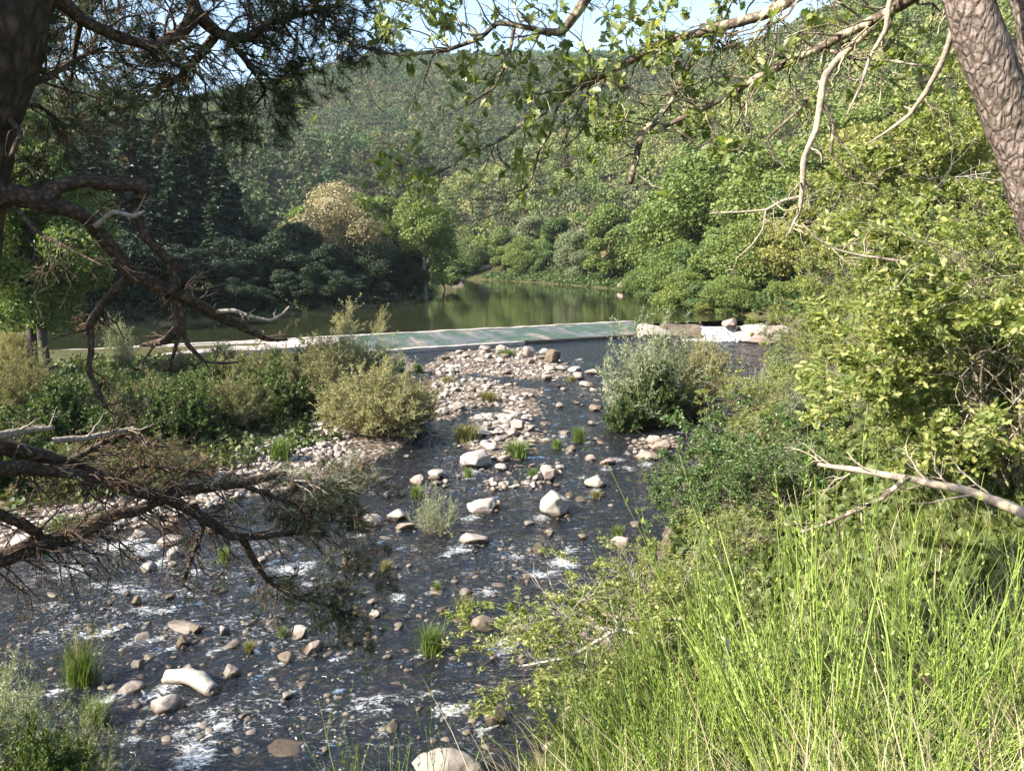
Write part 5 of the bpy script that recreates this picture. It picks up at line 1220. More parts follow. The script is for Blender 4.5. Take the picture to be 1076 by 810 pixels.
V, F, q = rough_tube(np.vstack([[tp[0] + [-.2, .3, 2.2]], tp]), [.045, .075, .085, .086, .087, .09, .1, .115, .17], 30, 120, .13, 5, 8.)
obuild(MB().add(V, F, smooth=True), 'trunk', OAKB)
p, r = W([(1085, -80, 3.6, 42), (1098, 0, 3.62, 44), (1112, 120, 3.6, 48), (1132, 250, 3.5, 56), (1160, 400, 3.35, 60)])
V, F, q = rough_tube(p, r, 26, 80, .13, 6, 8.); obuild(MB().add(V, F, smooth=True), 'trunk', OAKB)
LP, LD = [], []                           # points along all boughs, to hang sprigs from
def bough(pts, mat=OAKT, twigs=14, tl=.3, sub=2, seed=1, leaves=0, tmin=.1, grav=0., wig=.3):
    p, r = W(pts); r = r * .85
    V, F, q = rough_tube(p, r, 10, max(18, 9 * len(p)), .16, seed, 30.)
    o = obuild(MB().add(V, F, smooth=True), 'bough', mat)
    LP.append(q[:, :3])
    if twigs:
        PP = resample(q, 26)[None, :, :3]; RR = resample(q, 26)[None, :, 3]
        B, RB = branch(PP, RR, twigs, tl, .95, 7, grav=grav, wig=wig, tmin=tmin, rf=.45, rmax=.006)
        C, RC = branch(B, RB, twigs * sub, tl * .5, .8, 5, grav=grav, wig=wig, tmin=.2, rf=.6, rmax=.0034)
        mb = MB(); mb.add(*tubes(B, np.maximum(RB, .0018), 6), smooth=True); mb.add(*tubes(C, np.maximum(RC, .0014), 5)); obuild(mb, 'twigs', mat, o)
        LP.append(B.reshape(-1, 3))
        if leaves:
            e, d = tips(np.concatenate([B[:, -2:], C[:, -2:]])); i = rng.choice(len(e), min(leaves, len(e)), replace=False)
            obuild(MB().add(*oakleaves(e[i], d[i])), 'leaves', OAKL, o)
    return o
def oakleaves(e, d, per=6, sz=.062, spread=.03):
    k = len(e) * per; i = np.repeat(np.arange(len(e)), per)
    pos = e[i] + rng.normal(size=(k, 3)) * spread * .4
    y = unit(d[i] * .5 + rvec(k) + [0, 0, -.05]); z = unit(rvec(k) * .7 + [-.3, -.25, .75])
    return inst(OAK[0], OAK[1], pos, y, z, sz * rng.uniform(.55, 1.25, k))
bough([(1010, -60, 3.25, 34), (930, -38, 3.5, 24), (840, -6, 3.85, 15), (800, 18, 4.0, 12), (745, 32, 4.2, 11), (718, 40, 4.3, 10), (690, 48, 4.35, 9.5), (660, 65, 4.4, 9), (625, 83, 4.45, 8.5), (598, 96, 4.5, 8), (570, 113, 4.55, 6), (553, 127, 4.6, 5), (536, 141, 4.6, 4.5), (508, 156, 4.65, 4), (484, 165, 4.7, 3.5), (474, 175, 4.7, 3), (446, 186, 4.75, 2.6), (431, 194, 4.8, 2)], seed=1, twigs=46, tl=.42, sub=3, leaves=34, tmin=.2)
bough([(598, 96, 4.5, 5), (585, 112, 4.5, 4), (578, 140, 4.55, 3.4), (566, 160, 4.6, 3), (560, 185, 4.6, 3), (550, 200, 4.65, 2.6), (528, 222, 4.7, 2.2), (504, 231, 4.7, 1.6)], seed=2, twigs=12, tl=.24, leaves=5)
bough([(550, 200, 4.65, 2.4), (530, 205, 4.65, 2), (500, 210, 4.7, 1.5)], seed=3, twigs=4, tl=.1)
bough([(680, -60, 4.1, 17), (630, -30, 4.2, 14), (615, 0, 4.25, 12), (604, 17, 4.3, 12), (590, 34, 4.35, 10), (572, 32, 4.4, 7), (545, 28, 4.5, 6), (522, 24, 4.55, 6), (505, 40, 4.6, 5), (470, 53, 4.7, 5), (420, 58, 4.8, 4), (390, 52, 4.9, 3), (350, 43, 5, 2)], seed=4, twigs=44, tl=.42, sub=3, leaves=40, tmin=.25)
bough([(1012, -40, 3.25, 26), (960, -2, 3.5, 15), (921, 20, 3.7, 13), (894, 34, 3.8, 11), (860, 51, 3.9, 10), (826, 66, 4, 9), (795, 82, 4.1, 8), (768, 99, 4.2, 7), (744, 112, 4.25, 6.5), (710, 128, 4.3, 6), (690, 138, 4.35, 4)], seed=5, twigs=40, tl=.4, sub=3, leaves=30, tmin=.15)
bough([(730, 60, 4.25, 6), (714, 90, 4.28, 5), (705, 108, 4.3, 6), (690, 127, 4.3, 7), (675, 140, 4.3, 8), (668, 165, 4.3, 8), (661, 193, 4.3, 8)], seed=6, twigs=12, tl=.3, leaves=6)
bough([(914, 31, 3.7, 9), (877, 65, 3.8, 9), (865, 82, 3.8, 8.5), (858, 136, 3.8, 7.5), (844, 167, 3.8, 7), (843, 204, 3.8, 6), (841, 221, 3.8, 4.5), (829, 246, 3.8, 3)], OAKP, seed=7, twigs=10, tl=.16, sub=2)
bough([(843, 206, 3.8, 3.5), (822, 211, 3.85, 3.2), (805, 221, 3.9, 3), (778, 223, 3.95, 2.2), (749, 224, 4, 1.6)], OAKP, seed=8, twigs=4, tl=.1)
bough([(805, 221, 3.9, 2.6), (802, 241, 3.9, 2.4), (790, 258, 3.92, 2), (774, 272, 3.95, 1.4)], OAKP, seed=9, twigs=2, tl=.1)
bough([(842, 235, 3.8, 2.8), (860, 252, 3.8, 2.6), (877, 262, 3.8, 3), (907, 269, 3.8, 3.4), (945, 275, 3.8, 3)], OAKP, seed=10, twigs=5, tl=.16)
bough([(940, -20, 3.5, 7), (934, 5, 3.5, 6), (931, 31, 3.5, 5.5), (914, 61, 3.5, 4.5), (904, 92, 3.5, 3.6), (890, 121, 3.5, 2)], OAKP, seed=11, twigs=6, tl=.14)
bough([(1005, -30, 3.3, 10), (1001, 10, 3.3, 8), (1001, 34, 3.3, 7.5), (989, 68, 3.35, 7), (972, 99, 3.4, 6), (955, 122, 3.45, 4.6), (930, 140, 3.5, 3), (912, 151, 3.55, 2)], OAKP, seed=12, twigs=6, tl=.14)
bough([(866, 82, 3.85, 5), (850, 103, 3.9, 4.5), (836, 119, 3.95, 4), (806, 145, 4, 3), (812, 163, 4, 2.5), (826, 178, 4, 1.8)], seed=13, twigs=7, tl=.15)
bough([(860, 100, 3.8, 4.5), (877, 129, 3.8, 4), (873, 160, 3.8, 3.4), (884, 175, 3.8, 3), (890, 187, 3.8, 3), (902, 190, 3.8, 2)], seed=14, twigs=6, tl=.12)
bough([(877, 140, 3.8, 3), (888, 155, 3.8, 2.8), (898, 168, 3.8, 2.4), (899, 180, 3.8, 1.6)], seed=15, twigs=3, tl=.08)
bough([(690, 138, 4.35, 4), (712, 137, 4.3, 3.6), (730, 150, 4.3, 3.4), (751, 160, 4.3, 3), (770, 158, 4.3, 2.4), (790, 154, 4.3, 1.6)], seed=16, twigs=8, tl=.12, leaves=9)
bough([(860, 51, 3.9, 6), (900, 62, 3.8, 4), (935, 64, 3.7, 3), (975, 70, 3.6, 2)], seed=17, twigs=12, tl=.24, leaves=12)
bough([(800, 18, 4., 7), (820, -5, 4., 6), (700, -15, 4.3, 5), (640, 0, 4.5, 3)], seed=18, twigs=20, tl=.34, leaves=22)
bough([(505, 40, 4.6, 4), (480, 20, 4.7, 3), (440, 5, 4.8, 3), (400, -4, 4.9, 2)], seed=19, twigs=18, tl=.3, leaves=26)
bough([(540, 30, 4.5, 5), (535, 62, 4.5, 4), (520, 92, 4.55, 3), (490, 112, 4.6, 2)], seed=20, twigs=16, tl=.28, leaves=10)
bough([(625, 83, 4.45, 4), (628, 110, 4.5, 3), (610, 140, 4.5, 2.4), (590, 160, 4.5, 1.6)], seed=21, twigs=10, tl=.24, leaves=8)
LPA = np.concatenate(LP)
sp, sl = [], []
for px, py, sprd, n in [(600, 72, 16, 6), (590, 50, 14, 3), (560, 62, 14, 4), (585, 98, 14, 4), (560, 92, 12, 3), (480, 78, 10, 3), (488, 62, 10, 2), (650, 75, 12, 4), (690, 38, 20, 8), (672, 30, 14, 5), (704, 60, 16, 5), (640, 120, 16, 7), (652, 140, 10, 3), (560, 132, 12, 3), (490, 152, 12, 4), (437, 180, 14, 4), (414, 168, 14, 4), (408, 186, 8, 2), (552, 172, 6, 2), (546, 180, 6, 1), (530, 105, 14, 3),
                        (476, 76, 8, 2), (735, 62, 14, 4), (745, 36, 10, 3), (770, 150, 12, 5), (785, 70, 12, 3), (850, 22, 14, 5), (872, 10, 16, 4), (905, 4, 16, 4), (945, 52, 14, 6), (982, 60, 10, 4), (820, 60, 10, 2), (730, 90, 16, 4), (725, 120, 12, 3), (620, 70, 10, 3), (410, 20, 20, 5), (450, 12, 20, 5), (470, 28, 16, 4), (395, 40, 14, 3), (640, 22, 14, 4), (760, 10, 16, 4), (570, 18, 14, 3), (610, 125, 10, 2), (575, 120, 10, 2)]:
    for _ in range(n):
        t = P(px + rng.normal() * sprd * .7, py + rng.normal() * sprd * .6, 4.3 + rng.normal() * .12)
        b_ = LPA[np.argmin(((LPA - t) ** 2).sum(1))]; t = b_ + (t - b_) * min(1, .4 / max(np.linalg.norm(t - b_), .01))
        sp.append(resample(np.array([b_, b_ * .5 + t * .5 + rng.normal(size=3) * .015, t]), 5)); sl.append(t)
sp = np.array(sp); e, d = tips(sp)
o = obuild(MB().add(*tubes(sp, np.tile(np.linspace(.003, .0014, 5), (len(sp), 1)), 5)), 'sprays', OAKT)
obuild(MB().add(*oakleaves(e, d, 8, .066, .045)), 'leaves', OAKL)
# ---------------------------------------------------------------- thicket on the right bank
SHL = {'oak': leafmat('scrub_oak_leaf', [(.1, (.1, .14, .035)), (.4, (.21, .25, .065)), (.75, (.36, .37, .13)), (1, (.48, .45, .22))], .5, .45, .4, isl=.8, obj=.1),
       'dark': leafmat('scrub_dark_leaf', [(.1, (.03, .065, .017)), (.45, (.07, .12, .03)), (.8, (.13, .185, .05)), (1, (.19, .24, .075))], .35, .4, .5, isl=.8, obj=.1),
       'grey': leafmat('scrub_grey_leaf', [(.1, (.1, .13, .065)), (.5, (.18, .205, .115)), (1, (.3, .32, .2))], .35, .5, .3, isl=.8, obj=.1)}
def scrub(name, seed, h, r, leaf, nl, lsz, stems=7, mat='oak', tmpl=LEAF, dead=12, tuft_=5, lean=0.):
    """Several crooked stems, three orders of branches, leaves in tufts on the twigs, and dead grey twigs."""
    global rng
    keep = rng; rng = np.random.default_rng(seed)
    root = empty(name, (0, 0, 0))
    th = rng.uniform(0, 6.28, stems); t = np.linspace(0, 1, 7)
    PP = np.empty((stems, 7, 3)); rad = r * rng.uniform(.25, .75, stems)
    PP[..., 0] = (np.cos(th) * rad)[:, None] * t ** 1.2; PP[..., 1] = (np.sin(th) * rad)[:, None] * t ** 1.2; PP[..., 2] = (h * rng.uniform(.6, .95, stems))[:, None] * t ** .85 - .15
    PP[..., :2] += np.cumsum(rng.normal(size=(stems, 7, 2)) * .04 * r, 1); PP[:, 0, :2] *= .3
    RR = h * .008 * np.linspace(1, .25, 7)[None] * rng.uniform(.6, 1.2, (stems, 1))
    B, RB = branch(PP, RR, stems * 9, r * .75, .85, 7, tmin=.12, wig=.2, grav=.02)
    C, RC = branch(B, RB, stems * 36, r * .34, .8, 5, tmin=.2, wig=.22)
    D, RD = branch(C, RC, stems * 80, r * .14, .8, 4, tmin=.2, wig=.2)
    m_ = .0016 * h
    mb = MB(); mb.add(*tubes(PP, RR, 7), smooth=True); mb.add(*tubes(B, np.maximum(RB, m_), 5), smooth=True); mb.add(*tubes(C, np.maximum(RC, m_ * .6), 4)); mb.add(*tubes(D, np.maximum(RD, m_ * .4), 3))
    mb.build('stems', OAKT, root)
    if dead:
        E, RE = branch(PP, RR, dead, r * .8, .9, 7, tmin=.1, wig=.22, rf=.5); Fq, RF = branch(E, RE, dead * 6, r * .3, .7, 5, wig=.22)
        mb = MB(); mb.add(*tubes(E, np.maximum(RE, m_), 5), smooth=True); mb.add(*tubes(Fq, np.maximum(RF, m_ * .6), 4)); mb.build('dead_twigs', GREYT, root)
    k = nl // tuft_ * 3 // 2; p1, d1 = tips(D); p2, d2 = along(np.concatenate([C]), k, .3)
    kf = lambda p: fbm(p * (2.6 / r) + seed, 3, seed); g1 = kf(p1) > .5; p1, d1 = p1[g1], d1[g1]; g2_ = kf(p2) > .5; p2, d2 = p2[g2_], d2[g2_]; k = min(k, len(p2) + len(p1))
    i = rng.integers(0, len(p1), k // 2); p = np.vstack([p1[i], p2]); d = np.vstack([d1[i], d2])
    j = np.repeat(np.arange(len(p)), tuft_); n = len(j)
    pos = p[j] + rng.normal(size=(n, 3)) * lsz * .45
    y = unit(d[j] * .5 + rvec(n)); z = unit(rvec(n) * .8 + [-.25, -.2, .6])
    V, F = inst(tmpl[0], tmpl[1], pos, y, z, lsz * rng.uniform(.55, 1.3, n))
    MB().add(V, F).build('foliage', SHL[mat], root)
    rng = keep
    return root
SC_OAK = [Kind(lambda k=k: scrub('scrub_oak', 400 + k, 4., 2.6, 'oak', 34000 if k else 21000, .1 if k else .115, 8, 'oak', OAK if k == 0 else LEAF, 9)) for k in range(3)]
SC_DARK = [Kind(lambda k=k: scrub('leafy_shrub', 410 + k, 2., 1.6, 'dark', 18000, .066, 9, 'dark', LEAF, 5)) for k in range(2)]
SC_LIGHT = [Kind(lambda k=k: scrub('light_shrub', 430 + k, 2., 1.6, 'oak', 15000, .055, 9, 'oak', LEAF, 10)) for k in range(2)]
SC_GREY = [Kind(lambda: scrub('grey_shrub', 420, 2., 1.4, 'grey', 9000, .055, 8, 'grey', LEAF, 12))]
def thick(kind, px, Y, top, label, cat='shrub', h0=4., wx=1., base=None, rz=None, zoff=0.):
    d = ray(px, 400); x = d[0] * Y / d[1]; z = tz(x, Y) + zoff; h = P(px, top, Y)[2] - z; s = h / h0
    return kind.place((x, Y, z), label, cat, 'scrub on the right bank', rng.uniform(0, 6.28) if rz is None else rz, (s * wx, s * wx, s))
# far to near up the bank
for a in [(SC_OAK[1], 890, 46, 225, 'scrub oak high on the right bank directly above the outcrop', .8), (SC_OAK[2], 935, 42, 165, 'scrub oak at the top of the right bank left of the trunk', .8),
          (SC_OAK[1], 985, 38, 120, 'tall scrub oak left of the oak trunk, farthest of the thicket', .8), (SC_OAK[2], 1010, 34, 120, 'tall scrub oak directly behind the oak trunk', 1.2), (SC_OAK[1], 1075, 30, 130, 'tall scrub oak at the right edge behind the second stem', 1.2),
          (SC_OAK[2], 905, 36, 290, 'low scrub oak right of the outcrop', .9), (SC_OAK[1], 940, 30, 250, 'scrub oak in the middle of the right thicket', .9), (SC_OAK[2], 985, 26, 225, 'yellowish scrub oak above the fallen branch', 1.), (SC_OAK[1], 1020, 22, 215, 'yellowish scrub oak right of the middle of the thicket', 1.3),
          (SC_OAK[2], 872, 27, 355, 'low scrub oak near the water below the outcrop', 1.2), (SC_OAK[1], 905, 21, 335, 'scrub oak with dead twigs above the dark shrub', 1.0), (SC_OAK[2], 950, 17, 330, 'scrub oak full of bare twigs over the fallen branch', 1.1)]:
    thick(a[0], a[1], a[2], a[3], a[4], wx=a[5])
thick(SC_OAK[0], 1035, 10.5, 275, 'large leaved scrub oak at the right, in front of the thicket', wx=1.1)
thick(SC_OAK[0], 1085, 9.0, 262, 'large leaved scrub oak cut by the right frame edge', wx=1.2)
thick(SC_OAK[1], 858, 31, 352, 'low scrub oak at the lower right of the outcrop', wx=1.1)
thick(SC_OAK[2], 850, 40, 318, 'small scrub oak directly right of the pale outcrop', wx=1.1)
thick(SC_DARK[1], 880, 24, 395, 'dark shrub in the gap of the thicket above the fallen branch tip', h0=2., wx=1.3)
thick(SC_OAK[0], 985, 13, 330, 'large leaved scrub oak just above the fallen grey branch', wx=1.15)
thick(SC_GREY[0], 858, 19, 400, 'grey leaved shrub among the scrub oaks over the water', h0=2., wx=1.3)
thick(SC_GREY[0], 850, 33, 345, 'grey leaved shrub beside the outcrop', h0=2., wx=1.2)
thick(SC_DARK[0], 720, 19.5, 500, 'dark leaved shrub leaning out over the stream', h0=2., wx=1.2)
thick(SC_DARK[1], 775, 17.5, 440, 'dark leaved shrub at the foot of the thicket', h0=2., wx=1.2)
thick(SC_LIGHT[1], 815, 23, 395, 'yellowish shrub behind the dark ones near the water', h0=2., wx=1.3)
thick(SC_DARK[1], 835, 14, 470, 'dark leaved shrub under the fallen branch', h0=2., wx=1.3)
thick(SC_LIGHT[0], 770, 13, 540, 'yellowish leafy shrub between the stream and the broom', h0=2., wx=1.3)
thick(SC_LIGHT[1], 690, 13.5, 588, 'yellowish leafy shrub at the water edge right of the grassy stone', h0=2., wx=1.3)
LOWL = SC_GREY
thick(SC_LIGHT[0], 640, 10.8, 660, 'low yellowish leafy shrub with dead twigs hanging over the near water', h0=2., wx=1.9)
thick(SC_LIGHT[1], 705, 9.5, 625, 'low yellowish leafy shrub behind the grass of the near bank', h0=2., wx=1.5)
# fallen grey branch
def log(pts, label, mat, cat='branch', twigs=0, name='fallen_branch', tl=.4, amp=.12, n=12):
    p, r = W(pts); V, F, q = rough_tube(p, r, n, 40, amp, 7, 12.)
    c0 = p[0].copy(); root = empty(name, c0, label, cat)
    mb = MB().add(V - c0, F, smooth=True); mb.build('stem', mat, root)
    if twigs:
        B, RB = branch(resample(q, 20)[None, :, :3] - c0, resample(q, 20)[None, :, 3], twigs, tl, .7, 7, wig=.2, tmin=.15, rf=.5, rmax=.012)
        C, RC = branch(B, RB, twigs * 3, tl * .45, .7, 5, wig=.2)
        MB().add(*tubes(B, np.maximum(RB, .003), 5), smooth=True).add(*tubes(C, np.maximum(RC, .002), 4)).build('twigs', mat, root)
    return root
log([(1110, 556, 6.2, 14), (1060, 532, 6.5, 12), (1010, 515, 6.9, 10), (960, 503, 7.3, 8), (905, 494, 7.8, 7), (860, 488, 8.2, 4)], 'thick pale fallen branch sloping across the right edge', OAKP, twigs=12, tl=.5)
log([(955, 500, 7.3, 6), (925, 525, 7.4, 5), (880, 545, 7.6, 4), (840, 560, 7.8, 3)], 'thin dead branch forking down from the fallen one', OAKT, twigs=8)
log([(720, 650, 9.5, 4), (660, 650, 9.8, 4), (610, 640, 10, 3), (570, 622, 10.2, 2)], 'thin dead stick reaching left over the water', OAKT, twigs=10, tl=.5)
log([(720, 680, 9, 4), (650, 660, 9.4, 4), (600, 690, 9.8, 3), (545, 700, 10, 2)], 'thin dead stick bending down over the near water', GREYT, twigs=12, tl=.5)
log([(765, 668, 5.5, 4), (767, 680, 5.4, 5), (762, 695, 5.3, 4.5), (757, 715, 5.2, 5), (752, 750, 5.0, 5)], 'grey dead stem standing in the grass of the near bank', GREYT, twigs=3)
# ---------------------------------------------------------------- grass of the near bank
GR = leafmat('bank_grass', [(.1, (.075, .12, .02)), (.4, (.15, .22, .038)), (.7, (.25, .31, .07)), (1, (.4, .39, .17))], .45, .45, .4, isl=.85, obj=.0, patch=.15, patch_scale=1.5)
ST = leafmat('dry_straw', [(.1, (.2, .16, .08)), (.5, (.36, .3, .17)), (1, (.52, .46, .3))], .3, .5, .3, isl=1., obj=.0)
def near_points(n, x0, x1, y0, y1, pw=1.):
    y = y0 + (y1 - y0) * rng.uniform(0, 1, n) ** pw; x = rng.uniform(x0, x1, n) * 1.
    return x, y
def on_bank(x, y, lo=.25):
    d = sd_poly(x, y, RIVER); return d > lo
n = 90000
y = 1.2 + 12 * rng.uniform(0, 1, n) ** 1.5; px = rng.uniform(430, 1180, n); x = (px - 538) / FPX * y * 1.05
k = on_bank(x, y) & ((px > 560) | (y < 9)) & ((px - 430) / 420 + rng.normal(size=n) * .15 > .25 + .0 * y) & (fb2(x, y, .9, 3, 90) + rng.normal(size=n) * .05 > .47)
x, y = x[k], y[k]; b0 = np.c_[x, y, terr(x, y) - .02]
dens = fb2(x, y, .8, 3, 91)
V, F = blades(b0, rng.uniform(.12, .4, len(x)) * (.5 + dens) , .0065 + .0008 * y, .7, np.array([-.3, -.1, 0]))
tag(MB().add(V, F).build('grass', GR), 'bright yellow green grass covering the near right bank', 'grass', kind='stuff')
n = 7000
y = 1.6 + 9 * rng.uniform(0, 1, n) ** 1.4; px = rng.uniform(540, 1180, n); x = (px - 538) / FPX * y * 1.05
k = on_bank(x, y) & (fb2(x, y, 1.4, 3, 95) > .5); x, y = x[k], y[k]; b0 = np.c_[x, y, terr(x, y) - .02]
V, F = blades(b0, rng.uniform(.35, 1.0, len(x)), .0045 + .0005 * y, 1.1, np.array([-.5, .1, 0]), curl=.5)
tag(MB().add(V, F).build('dry_grass', ST), 'dry straw coloured stalks among the green grass', 'grass', kind='stuff')
# weeds on the lower near bank and bottom left corner
n = 26000
y = rng.uniform(4, 13, n); x = rng.uniform(-9, 3, n); k = on_bank(x, y, .1) & (fb2(x, y, .7, 3, 97) > .42); x, y = x[k], y[k]
V, F = blades(np.c_[x, y, terr(x, y) - .02], rng.uniform(.08, .3, len(x)), .011, .9)
tag(MB().add(V, F).build('weeds', GRNL), 'short weeds along the foot of the near bank', 'weeds', kind='stuff')
# ---------------------------------------------------------------- broom: green whips rising close to the camera
BRM = leafmat('broom_stem', [(.1, (.1, .155, .028)), (.5, (.2, .275, .05)), (1, (.34, .41, .12))], .2, .4, .4, isl=.8, obj=.1)
def broom(name, seed, n, h, spread, thick_=.0042, lean=(0, 0), sprigs=6, leaf=.022):
    global rng
    keep = rng; rng = np.random.default_rng(seed)
    root = empty(name, (0, 0, 0)); t = np.linspace(0, 1, 9)
    th = rng.uniform(0, 6.28, n); rad = spread * rng.uniform(0, 1, n) ** .7
    e = np.stack([np.cos(th) * rad + lean[0], np.sin(th) * rad + lean[1]], 1); hh = h * rng.uniform(.35, 1.1, n) * (1 - .25 * (rad / spread) ** 2)
    PP = np.empty((n, 9, 3)); PP[..., :2] = e[:, None] * (t ** 1.25)[None, :, None] + rng.normal(size=(n, 1, 2)) * .035 + np.cumsum(rng.normal(size=(n, 9, 2)) * .006, 1); PP[..., 2] = hh[:, None] * t - .05
    RR = thick_ * np.linspace(1, .3, 9)[None] * rng.uniform(.6, 1.1, (n, 1))
    B, RB = branch(PP, RR, n * sprigs, .3 * h, .3, 6, tmin=.2, tmax=.9, wig=.06, grav=-.05, rf=.75)
    MB().add(*tubes(PP, RR, 5), smooth=True).add(*tubes(B, np.maximum(RB, .0011), 4), smooth=True).build('stems', BRM, root)
    p, d = along(np.concatenate([B[:, ::2][:, :3], PP[:, 3:6]]), n * 60, .1); m = len(p)
    MB().add(*inst(LEAF[0] * [.7, 1, 1], LEAF[1], p, unit(d + .6 * rvec(m)), rvec(m), leaf * rng.uniform(.5, 1.3, m))).build('leaves', BRM, root)
    rng = keep
    return root
def at_bank(px, Y):
    x = (px - 538) / FPX * Y * 1.06; return (x, Y, tz(x, Y))
BR = [Kind(lambda: broom('broom_shrub', 500, 44, 1.6, .85, .0072, (.05, 0), 4, .024)), Kind(lambda: broom('broom_shrub', 501, 52, 1.15, .7, .006, (0, 0), 4, .02)), Kind(lambda: broom('broom_shrub', 502, 9, 1.5, .3, .006, (-.12, 0), 3))]
def broomp(k, px, Y, top, label, rz, wx=1.):
    H = [1.6, 1.2, 1.5][k]; x, y, z = at_bank(px, Y); sc = max(P(px, top, Y)[2] - z, .3) / H
    BR[k].place((x, y, z), label, 'broom', None if k == 2 else 'brooms of the near bank', rz, (sc * wx, sc * wx, sc))
for a in [(0, 880, 3.4, 495, 'tall fanning green broom in the middle of the near grass', .4, .95), (1, 990, 3.3, 560, 'dense green broom at the bottom right', 1., 1.), (1, 1070, 4.4, 570, 'dense green broom at the right edge under the fallen branch', 2.2, 1.),
          (1, 800, 4.2, 560, 'dense broom left of the tall fanning one', 3.2, .9), (0, 755, 4.8, 560, 'slim broom second left of the tall fanning one', 1.3, .8), (1, 705, 5.0, 612, 'broom third left of the tall fanning one', 4.2, .9), (0, 655, 5.6, 648, 'slim broom nearest the dead sticks over the water', 2.8, .7), (1, 612, 6.0, 690, 'low broom at the left end of the near bank', 5.2, .9),
          (0, 940, 5.2, 530, 'slender broom behind the tall fanning one', 2.4, .8), (1, 650, 4.2, 700, 'low broom at the bottom left of the near bank', .9, .9), (1, 720, 3.7, 680, 'low broom by the grey dead stem', 2.6, .9)]:
    broomp(*a)
BR[1].place(at_bank(860, 2.6), 'low broom nearest the camera at the bottom right', 'broom', rz=5., sc=.75)
BR[1].place(at_bank(1000, 2.5), 'broom at the bottom right corner', 'broom', rz=2.9, sc=.8)
BR[0].place(at_bank(820, 5.8), 'slim broom at the upper edge of the near grass', 'broom', rz=5.4, sc=.85)
BR[1].place(at_bank(900, 4.2), 'broom between the fanning one and the bottom right one', 'broom', rz=.7, sc=.95)
c = P(372, 826, 4.6); BR[2].place((c[0], c[1], tz(c[0], c[1])), 'few tall green whips standing before the river at the bottom', 'broom', rz=.3, sc=1.)
c = P(452, 826, 4.9); BR[2].place((c[0], c[1], tz(c[0], c[1])), 'sparse green whips right of the taller ones at the bottom', 'broom', rz=2.0, sc=.95)
c = P(410, 830, 5.2); BR[2].place((c[0], c[1], tz(c[0], c[1])), 'short green whips between the two taller clumps at the bottom', 'broom', rz=4.0, sc=.8)
for px, Y, s in [(690, 7, .5), (740, 6.3, .5), (800, 7.2, .55), (870, 7, .6), (950, 6.6, .6), (1030, 6., .6), (760, 3.6, .3), (900, 2.9, .28), (1010, 3.8, .35), (660, 6.2, .4), (830, 3.9, .3)]:
    BUSH['green'][int(px) % 3].place(at_bank(px, Y), 'leafy weed among the brooms of the near grass, %s' % {690: 'leftmost of the upper row', 740: 'below the leafy shrub', 800: 'right of the dead trunk', 870: 'behind the fanning broom', 950: 'under the fallen branch fork', 1030: 'below the fallen branch', 760: 'by the grey dead stem', 900: 'nearest the camera', 1010: 'at the right bottom', 660: 'nearest the river', 830: 'at the foot of the fanning broom'}[px], 'weed', 'weeds in the near grass', rng.uniform(0, 6.28), s * .7)
# bottom left corner: bushes of the near bank
def corner(kind, k, px, Y, top, w, label):
    d = ray(px, 760); x = d[0] * Y / d[1]; z = tz(x, Y); W_, H_ = HB[kind]; h = max(P(px, top, Y)[2] - z, .3); ww = w * Y / FPX
    BUSH[kind][k].place((x, Y, z - .03), label, 'bush', None, rng.uniform(0, 6.28), (ww / W_, ww / W_, h / H_))
corner('feather', 0, 20, 9.2, 700, 130, 'grey green weedy bush at the bottom left corner')
corner('feather', 0, 90, 9.0, 745, 110, 'weedy bush right of the one at the bottom left corner')
corner('grey', 0, -15, 7.6, 715, 130, 'pale bush cut by the left frame edge at the bottom')
corner('green', 1, 40, 7.0, 770, 130, 'green bush at the very bottom left')
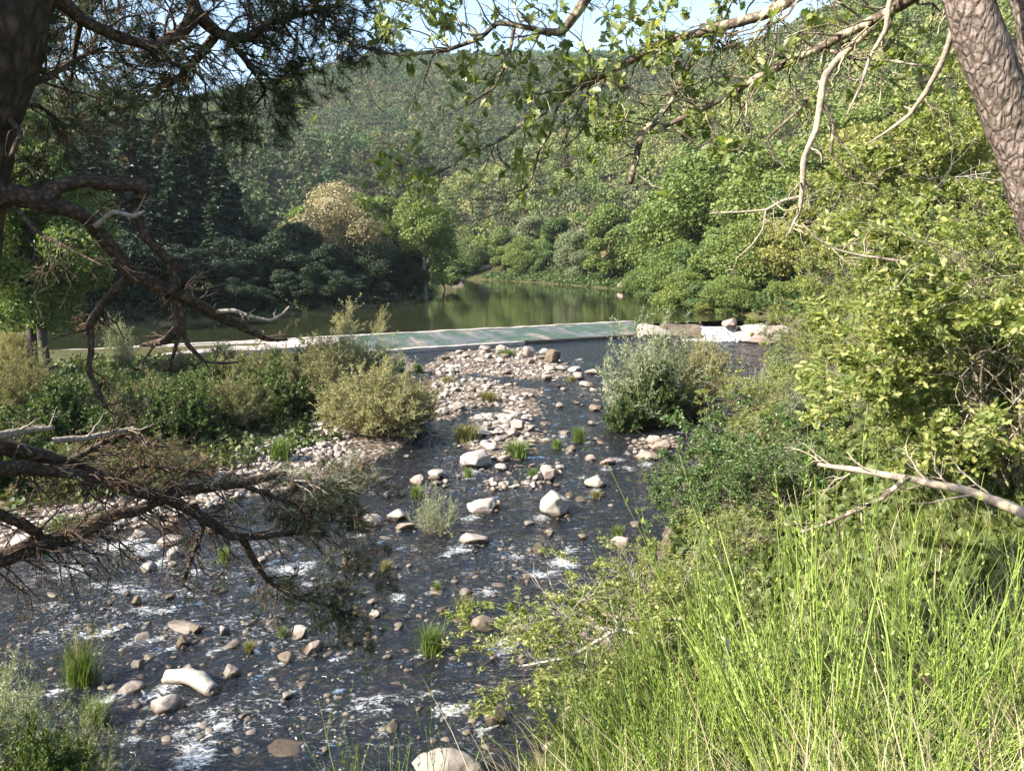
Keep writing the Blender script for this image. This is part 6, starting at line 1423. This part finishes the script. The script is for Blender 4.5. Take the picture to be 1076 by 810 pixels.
# pale block of rock at the foot of the near bank
S(0, 0, 0, 'round', 'pale', 'large pale boulder at the very bottom among the green whips', loc=(G(468, 790, .5)[0], G(468, 790, .5)[1], .15), width=.95, name='boulder', cat='boulder', k=5, hs=.8)
S(0, 0, 0, 'flat', 'pink', 'flat pinkish boulder at the foot of the near grass bank', loc=(G(625, 775, .5)[0], G(625, 775, .5)[1], tz(*G(625, 775, .5)[:2])), width=.7, name='boulder', cat='boulder', k=1, hs=1.2)
# ---------------------------------------------------------------- daylight
SUNV = unit(np.array([-.78, -.36, .60]))
w = bpy.data.worlds.new('World'); scene.world = w; w.use_nodes = True
nt = w.node_tree; bg = nt.nodes['Background']
sky = nt.nodes.new('ShaderNodeTexSky'); sky.sky_type = 'NISHITA'; sky.sun_disc = False
sky.sun_elevation = math.asin(SUNV[2]); sky.sun_rotation = math.atan2(SUNV[0], SUNV[1]) % (2 * math.pi)
sky.air_density = 1.0; sky.dust_density = 1.2; sky.ozone_density = 1.0
nt.links.new(sky.outputs[0], bg.inputs[0]); bg.inputs[1].default_value = .115
ld = bpy.data.lights.new('sun', 'SUN'); ld.energy = 5.0; ld.angle = R(.5); ld.color = (1, .92, .8)
lo = bpy.data.objects.new('sun', ld); col.objects.link(lo)
lo.rotation_euler = Vector(SUNV).to_track_quat('Z', 'Y').to_euler(); lo.location = (-60, -30, 60)
vs = scene.view_settings; vs.view_transform = 'Standard'; vs.look = 'None'; vs.exposure = 1.88; vs.gamma = 1
scene.render.engine = 'CYCLES'; cy = scene.cycles
cy.use_denoising = True
cy.max_bounces = 6; cy.diffuse_bounces = 3; cy.glossy_bounces = 3; cy.transmission_bounces = 4; cy.transparent_max_bounces = 8; cy.volume_bounces = 0
cy.caustics_reflective = False; cy.caustics_refractive = False; cy.sample_clamp_indirect = 6

# ---------------------------------------------------------------- the blue air of the valley
M = Mat('valley_haze')
v = M.n('VolumePrincipled', None, Color=(.78, .86, .94, 1), Density=.00009, Anisotropy=.2)
M.t.links.new(v.outputs[0], M.out.inputs[1])
a, b_, c0, c1, d0, d1 = -1180, 1180, -190, 1230, -4, 330
V = np.array([(x, y, z) for z in (d0, d1) for y in (c0, c1) for x in (a, b_)])
tag(MB().add(V, np.array([(0, 2, 3, 1), (4, 5, 7, 6), (0, 1, 5, 4), (2, 6, 7, 3), (0, 4, 6, 2), (1, 3, 7, 5)])).build('haze', M.m), 'thin bluish haze filling the whole valley', 'haze', kind='stuff')
